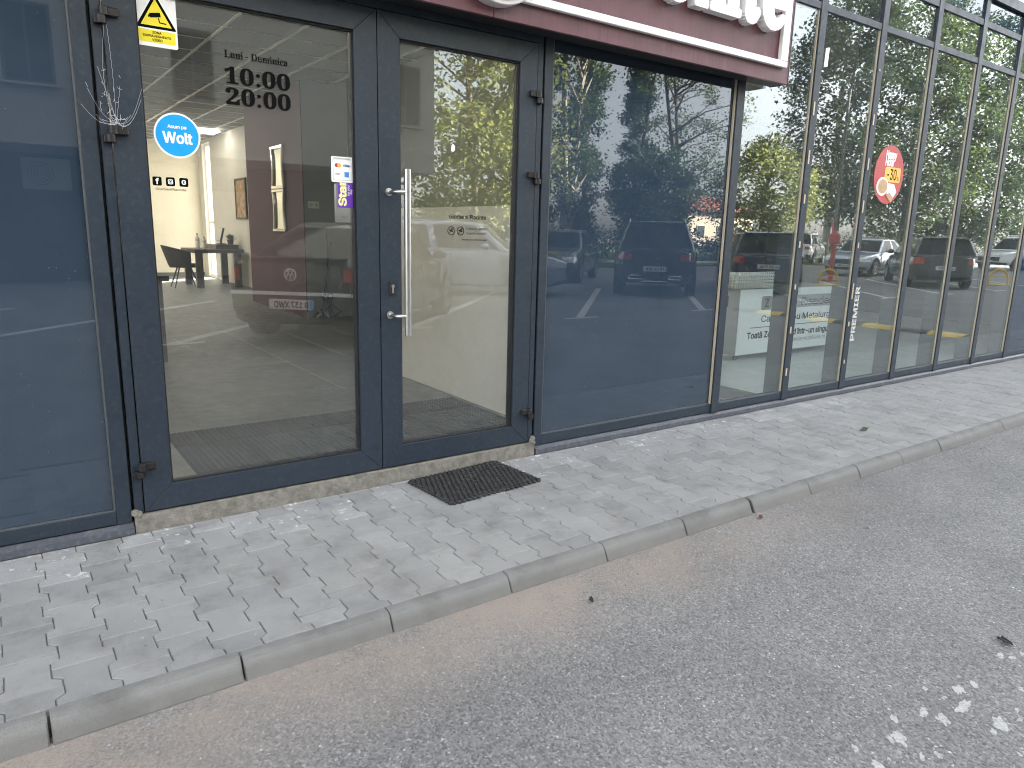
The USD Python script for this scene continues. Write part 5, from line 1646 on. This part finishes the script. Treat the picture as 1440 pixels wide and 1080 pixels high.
obj('foot', bx(22.5, 22.9, -10.4, -10.0, ROAD_Z, ROAD_Z + 0.05, 0.005), 'barrier_red', bp)
PX_, PY_ = 43.6, -23.2
up = thing('utility_pole', 'pale concrete utility pole standing behind the tall trees', 'pole', (PX_, PY_, -0.1))
obj('shaft', tube([(PX_, PY_, -0.1), (PX_, PY_, 10.5)], [0.24, 0.15], 12), 'pole_concrete', up, smooth=40)
obj('crossarm', bx(PX_ - 0.9, PX_ + 0.9, PY_ - 0.05, PY_ + 0.05, 9.6, 9.75, 0.01), 'pole_concrete', up)
lp = thing('lamp_post', 'dark steel lamp post in the car park', 'lamp post', (30.0, -14.6, ROAD_Z))
obj('shaft', tube([(30.0, -14.6, ROAD_Z), (30.0, -14.6, 7.5)], [0.085, 0.05], 10), 'pole_steel', lp, smooth=40)
obj('arm', tube([(30.0, -14.6, 7.45), (30.0, -14.2, 7.7), (30.0, -13.4, 7.75)], 0.04, 8), 'pole_steel', lp)
obj('lantern', bx(29.85, 30.15, -13.6, -12.9, 7.68, 7.80, 0.03), 'pole_steel', lp)

# ================================================================== buildings across the car park
ob = thing('opposite_building', 'grey building with overhanging upper floors across the car park', 'building', (0, -14.5, 0))
OX = 9.80
obj('upper_wall', bx(-22, OX, -24.0, -14.0, 2.72, 15.0, 0.01), 'opposite_wall', ob)
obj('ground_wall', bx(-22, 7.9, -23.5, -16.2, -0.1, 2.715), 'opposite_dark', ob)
for x0 in (-15.5, -11.0, -6.5, -2.2, 0.55, 3.5, 8.55):
    for z0 in (3.85, 6.9, 9.9):
        w = obj('window', bx(x0, x0 + 0.85, -14.05, -13.995, z0, z0 + 1.45, 0.004), 'opposite_dark', ob)
        obj('pane', bx(x0 + 0.06, x0 + 0.40, -13.9945, -13.985, z0 + 0.06, z0 + 1.39), 'window_dark', w)
        obj('pane', bx(x0 + 0.45, x0 + 0.79, -13.9945, -13.985, z0 + 0.06, z0 + 1.39), 'window_dark', w)
        obj('sill', bx(x0 - 0.05, x0 + 0.90, -13.994, -13.90, z0 - 0.05, z0 - 0.002, 0.004), 'opposite_wall', w)
for x0 in (-9.0, -4.5, 4.5):
    d = obj('door', bx(x0, x0 + 1.0, -16.199, -16.15, 0.0, 2.1, 0.004), 'opposite_wall', ob)
    obj('handle', bx(x0 + 0.88, x0 + 0.93, -16.149, -16.11, 0.95, 1.08, 0.004), 'steel', d)
for x0 in (-7.0, -1.8, 2.4):
    w = obj('window', bx(x0, x0 + 1.4, -16.199, -16.15, 0.9, 2.2, 0.004), 'opposite_dark', ob)
    obj('pane', bx(x0 + 0.06, x0 + 0.68, -16.149, -16.14, 0.96, 2.14), 'window_dark', w)
    obj('pane', bx(x0 + 0.72, x0 + 1.34, -16.149, -16.14, 0.96, 2.14), 'window_dark', w)
ac = thing('air_conditioner', 'pale air conditioner unit on the wall under the overhang', 'air conditioner', (1.2, -16.0, 2.3))
obj('case', bx(0.75, 1.65, -16.195, -15.85, 1.95, 2.60, 0.02), 'ac_white', ac)
obj('fan_grille', cat_(*[lathe([(r, 0), (r + 0.012, 0), (r + 0.012, 0.012), (r, 0.012), (r, 0)], 24, 'y', (1.08, -15.848, 2.27)) for r in (0.05, 0.11, 0.17, 0.23)]) if False else
    (lambda q: (np.c_[q[0][:, 0], -15.848 + (q[0][:, 1] + 15.848) * -1, q[0][:, 2]], q[1][:, ::-1]))(cat_(*[lathe([(r, 0), (r + 0.012, 0), (r + 0.012, 0.012), (r, 0.012), (r, 0)], 24, 'y', (1.08, -15.848, 2.27)) for r in (0.05, 0.11, 0.17, 0.23)])), 'black_plastic', ac)
hs = thing('far_house', 'cream house with red tiled roof beyond the trees', 'house', (76, -62, 0))
obj('wall', bx(72.5, 86, -70, -60, -0.15, 4.4), 'house_wall', hs)
hv = np.array([(72, -59.4, 4.4), (86.5, -59.4, 4.4), (86.5, -70.6, 4.4), (72, -70.6, 4.4), (75, -65, 6.6), (83.5, -65, 6.6)], float)
obj('roof', (hv, np.array([(0, 1, 5), (0, 5, 4), (1, 2, 5), (2, 3, 4), (2, 4, 5), (3, 0, 4), (0, 2, 1), (0, 3, 2)])), 'roof_tile_red', hs)
for x0 in (74.5, 78.5, 82.0):
    w = obj('window', bx(x0, x0 + 1.5, -60.0, -59.9, 1.2, 2.7), 'sign_white', hs)
    obj('pane', bx(x0 + 0.1, x0 + 1.4, -59.89, -59.85, 1.3, 2.6), 'window_dark', w)

# ================================================================== trees behind the car park
LEAF = np.array([(0, -0.5), (0.32, 0.0), (0, 0.5), (-0.32, 0.0)])


def leaves(centres, size, r, lean=0.35):
    n = len(centres)
    nrm = r.normal(0, 1, (n, 3))
    nrm[:, 2] = np.abs(nrm[:, 2]) + lean
    nrm /= np.linalg.norm(nrm, axis=1)[:, None]
    a = np.cross(nrm, r.normal(0, 1, (n, 3)))
    a /= np.maximum(np.linalg.norm(a, axis=1), 1e-6)[:, None]
    b = np.cross(nrm, a)
    s = size * r.uniform(0.6, 1.35, (n, 1))
    V = np.stack([centres + (a * p[0] + b * p[1]) * s for p in LEAF], 1)
    V[:, 0] += nrm * s * 0.12
    V[:, 2] += nrm * s * 0.12
    base = np.arange(n)[:, None] * 4
    F = np.concatenate([base + [0, 1, 3], base + [1, 2, 3]], 0)
    return V.reshape(-1, 3), F


def tree(name, label, x, y, h, rx, seed, mt='leaves_mid', bark='bark', low=1.2, shape='round', clumps=90, per=110, size=0.15, spread=0.42, trunks=1, gap=0.0, trunk_r=0.16, front=0.0):
    r = np.random.default_rng(seed)
    root = thing(name, label, 'tree', (x, y, -0.1), group=None)
    limbs, tips = [], []
    stems = []
    for k in range(trunks):
        ang = r.random() * 6.28
        off = np.array([math.cos(ang), math.sin(ang), 0]) * (0.0 if trunks == 1 else 0.10)
        t = np.linspace(0, 1, 9)
        bend = np.array([r.normal(0, 0.25), r.normal(0, 0.25)]) + (off[:2] * 14 if trunks > 1 else 0)
        p = np.c_[off[0] + bend[0] * t ** 1.5 + 0.06 * np.sin(t * 7 + k), off[1] + bend[1] * t ** 1.5 + 0.06 * np.cos(t * 6 + k), t * h * 0.93]
        limbs.append(tube(p, trunk_r * (1 - 0.85 * t) * (1.15 if k == 0 else 0.9) + 0.012, 9))
        p[:, 1] += front * np.sin(t * 2.2)
        stems.append(p)
    C = []
    for k in range(clumps):
        u = r.random()
        zz_ = low + (h - low) * u
        if shape == 'cone':
            R = rx * (1.05 - u) ** 0.75 * (0.55 + 0.45 * min(1, u * 6))
        elif shape == 'column':
            R = rx * (math.sin(math.pi * (0.12 + 0.86 * u)) ** 0.45)
        else:
            R = rx * math.sqrt(max(0.05, 1 - (2 * u - 0.9) ** 2 * 0.80))
        a = r.random() * 2 * math.pi
        q = R * math.sqrt(r.random() * 0.9 + 0.1) * (1 if r.random() > gap else 1.12)
        C.append((q * math.cos(a), q * math.sin(a), zz_))
    C = np.array(C)
    for c in C[:: max(1, clumps // 34)]:
        st_ = stems[r.integers(trunks)]
        rr = math.hypot(c[0], c[1])
        zi = max(low * 0.75, c[2] - rr * (0.55 if shape == 'round' else 1.2))
        i = np.interp(zi, st_[:, 2], np.arange(9))
        b0 = np.array([np.interp(zi, st_[:, 2], st_[:, 0]), np.interp(zi, st_[:, 2], st_[:, 1]), zi])
        m_ = (b0 + c) / 2 + r.normal(0, 0.12, 3) + (0, 0, 0.15)
        limbs.append(tube([b0, m_, c], [0.045 + 0.02 * (1 - zi / h), 0.03, 0.010], 6))
    obj('trunk', cat_(*limbs), bark, root, local=True, smooth=50)
    per = int(per * 1.25)
    size = size * 1.35
    spread = spread * 0.86
    idx = np.repeat(np.arange(len(C)), per)
    n = len(idx)
    cs = spread * r.uniform(0.65, 1.35, (len(C), 1))
    P = C[idx] + r.normal(0, 1, (n, 3)) * cs[idx] * (1, 1, 0.72)
    P = P[P[:, 2] > 0.4]
    obj('crown', leaves(P, size, r), mt, root, local=True)
    return root


tree('broadleaf_tree', 'bright yellow green leafy tree beside the grey overhanging building', 15.2, -20.5, 11.5, 3.3, 101, 'leaves_bright', low=1.6, clumps=112, per=110, size=0.15, spread=0.46, gap=0.2)
tree('broadleaf_tree', 'bright leafy tree to the right of the first broad tree', 18.3, -23.0, 12.5, 2.3, 102, 'leaves_bright', low=1.4, clumps=72, per=110, size=0.15, spread=0.44)
tree('poplar_tree', 'tall poplar with a pale bare trunk showing through', 20.5, -21.6, 13.5, 1.25, 103, 'leaves_mid', 'pale_bark', low=1.2, shape='column', clumps=82, per=120, size=0.11, spread=0.31, trunk_r=0.17, front=1.15)
tree('poplar_tree', 'slim poplar right of the pale-trunked one', 22.9, -23.0, 9.8, 0.95, 104, 'leaves_mid', low=1.0, shape='column', clumps=64, per=120, size=0.11, spread=0.28)
tree('conical_tree', 'pointed conical tree with dense foliage', 25.6, -22.4, 9.4, 1.55, 105, 'leaves_mid', low=1.0, shape='cone', clumps=110, per=120, size=0.10, spread=0.25)
tree('bushy_tree', 'low dark spreading tree before the conical tree', 24.4, -19.9, 4.9, 2.0, 106, 'leaves_dark', low=1.2, clumps=80, per=110, size=0.12, spread=0.36)
tree('open_tree', 'airy tree with two slender trunks and see-through crown', 28.9, -22.0, 11.0, 2.8, 107, 'leaves_grey', low=2.6, clumps=88, per=95, size=0.095, spread=0.36, trunks=2, gap=0.3, trunk_r=0.17)
tree('lit_tree', 'sunlit rounded tree with yellowish leaves', 35.0, -22.0, 6.3, 2.7, 108, 'leaves_bright', low=0.6, clumps=105, per=110, size=0.13, spread=0.42)
tree('broadleaf_tree', 'large dense tree growing before the pale utility pole', 41.6, -21.5, 15.0, 3.9, 109, 'leaves_dark', low=2.8, clumps=180, per=110, size=0.16, spread=0.55)
tree('broadleaf_tree', 'large dark tree right of the utility pole', 46.5, -20.0, 15.5, 4.4, 110, 'leaves_mid', low=1.6, clumps=180, per=105, size=0.16, spread=0.55)
tree('broadleaf_tree', 'tall dark tree behind the silver saloon', 52.0, -19.0, 15.0, 4.2, 111, 'leaves_dark', low=1.6, clumps=170, per=105, size=0.16, spread=0.55)
tree('broadleaf_tree', 'tall open tree behind the black estate car', 59.0, -18.5, 14.5, 4.3, 112, 'leaves_dark', low=1.6, clumps=120, per=105, size=0.17, spread=0.52, gap=0.2)
tree('broadleaf_tree', 'tall tree behind the white sport utility car', 67.0, -17.8, 14.5, 4.5, 113, 'leaves_mid', low=1.6, clumps=95, per=105, size=0.18, spread=0.55, gap=0.3)
tree('broadleaf_tree', 'pale tree at the far right end of the car park', 78.0, -17.8, 15.5, 5.0, 114, 'leaves_mid', low=1.8, clumps=90, per=100, size=0.21, spread=0.6, gap=0.3)

# hedge behind the car park: uncountable shrubs grown into one
hr_ = np.random.default_rng(77)
HC = []
for k in range(330):
    xx = hr_.uniform(10.5, 74)
    HC.append((xx, -25.5 + hr_.normal(0, 0.7), 0.2 + 1.25 * hr_.random() * (0.55 + 0.45 * math.sin(xx * 0.7) ** 2)))
HC = np.array(HC)
idx = np.repeat(np.arange(len(HC)), 90)
HP = HC[idx] + hr_.normal(0, 1, (len(idx), 3)) * (0.42, 0.35, 0.26)
HP = HP[HP[:, 2] > -0.05]
obj('hedge', leaves(HP, 0.15, hr_), 'leaves_dark', kind='stuff', label='unkempt dark hedge running behind the parked cars')
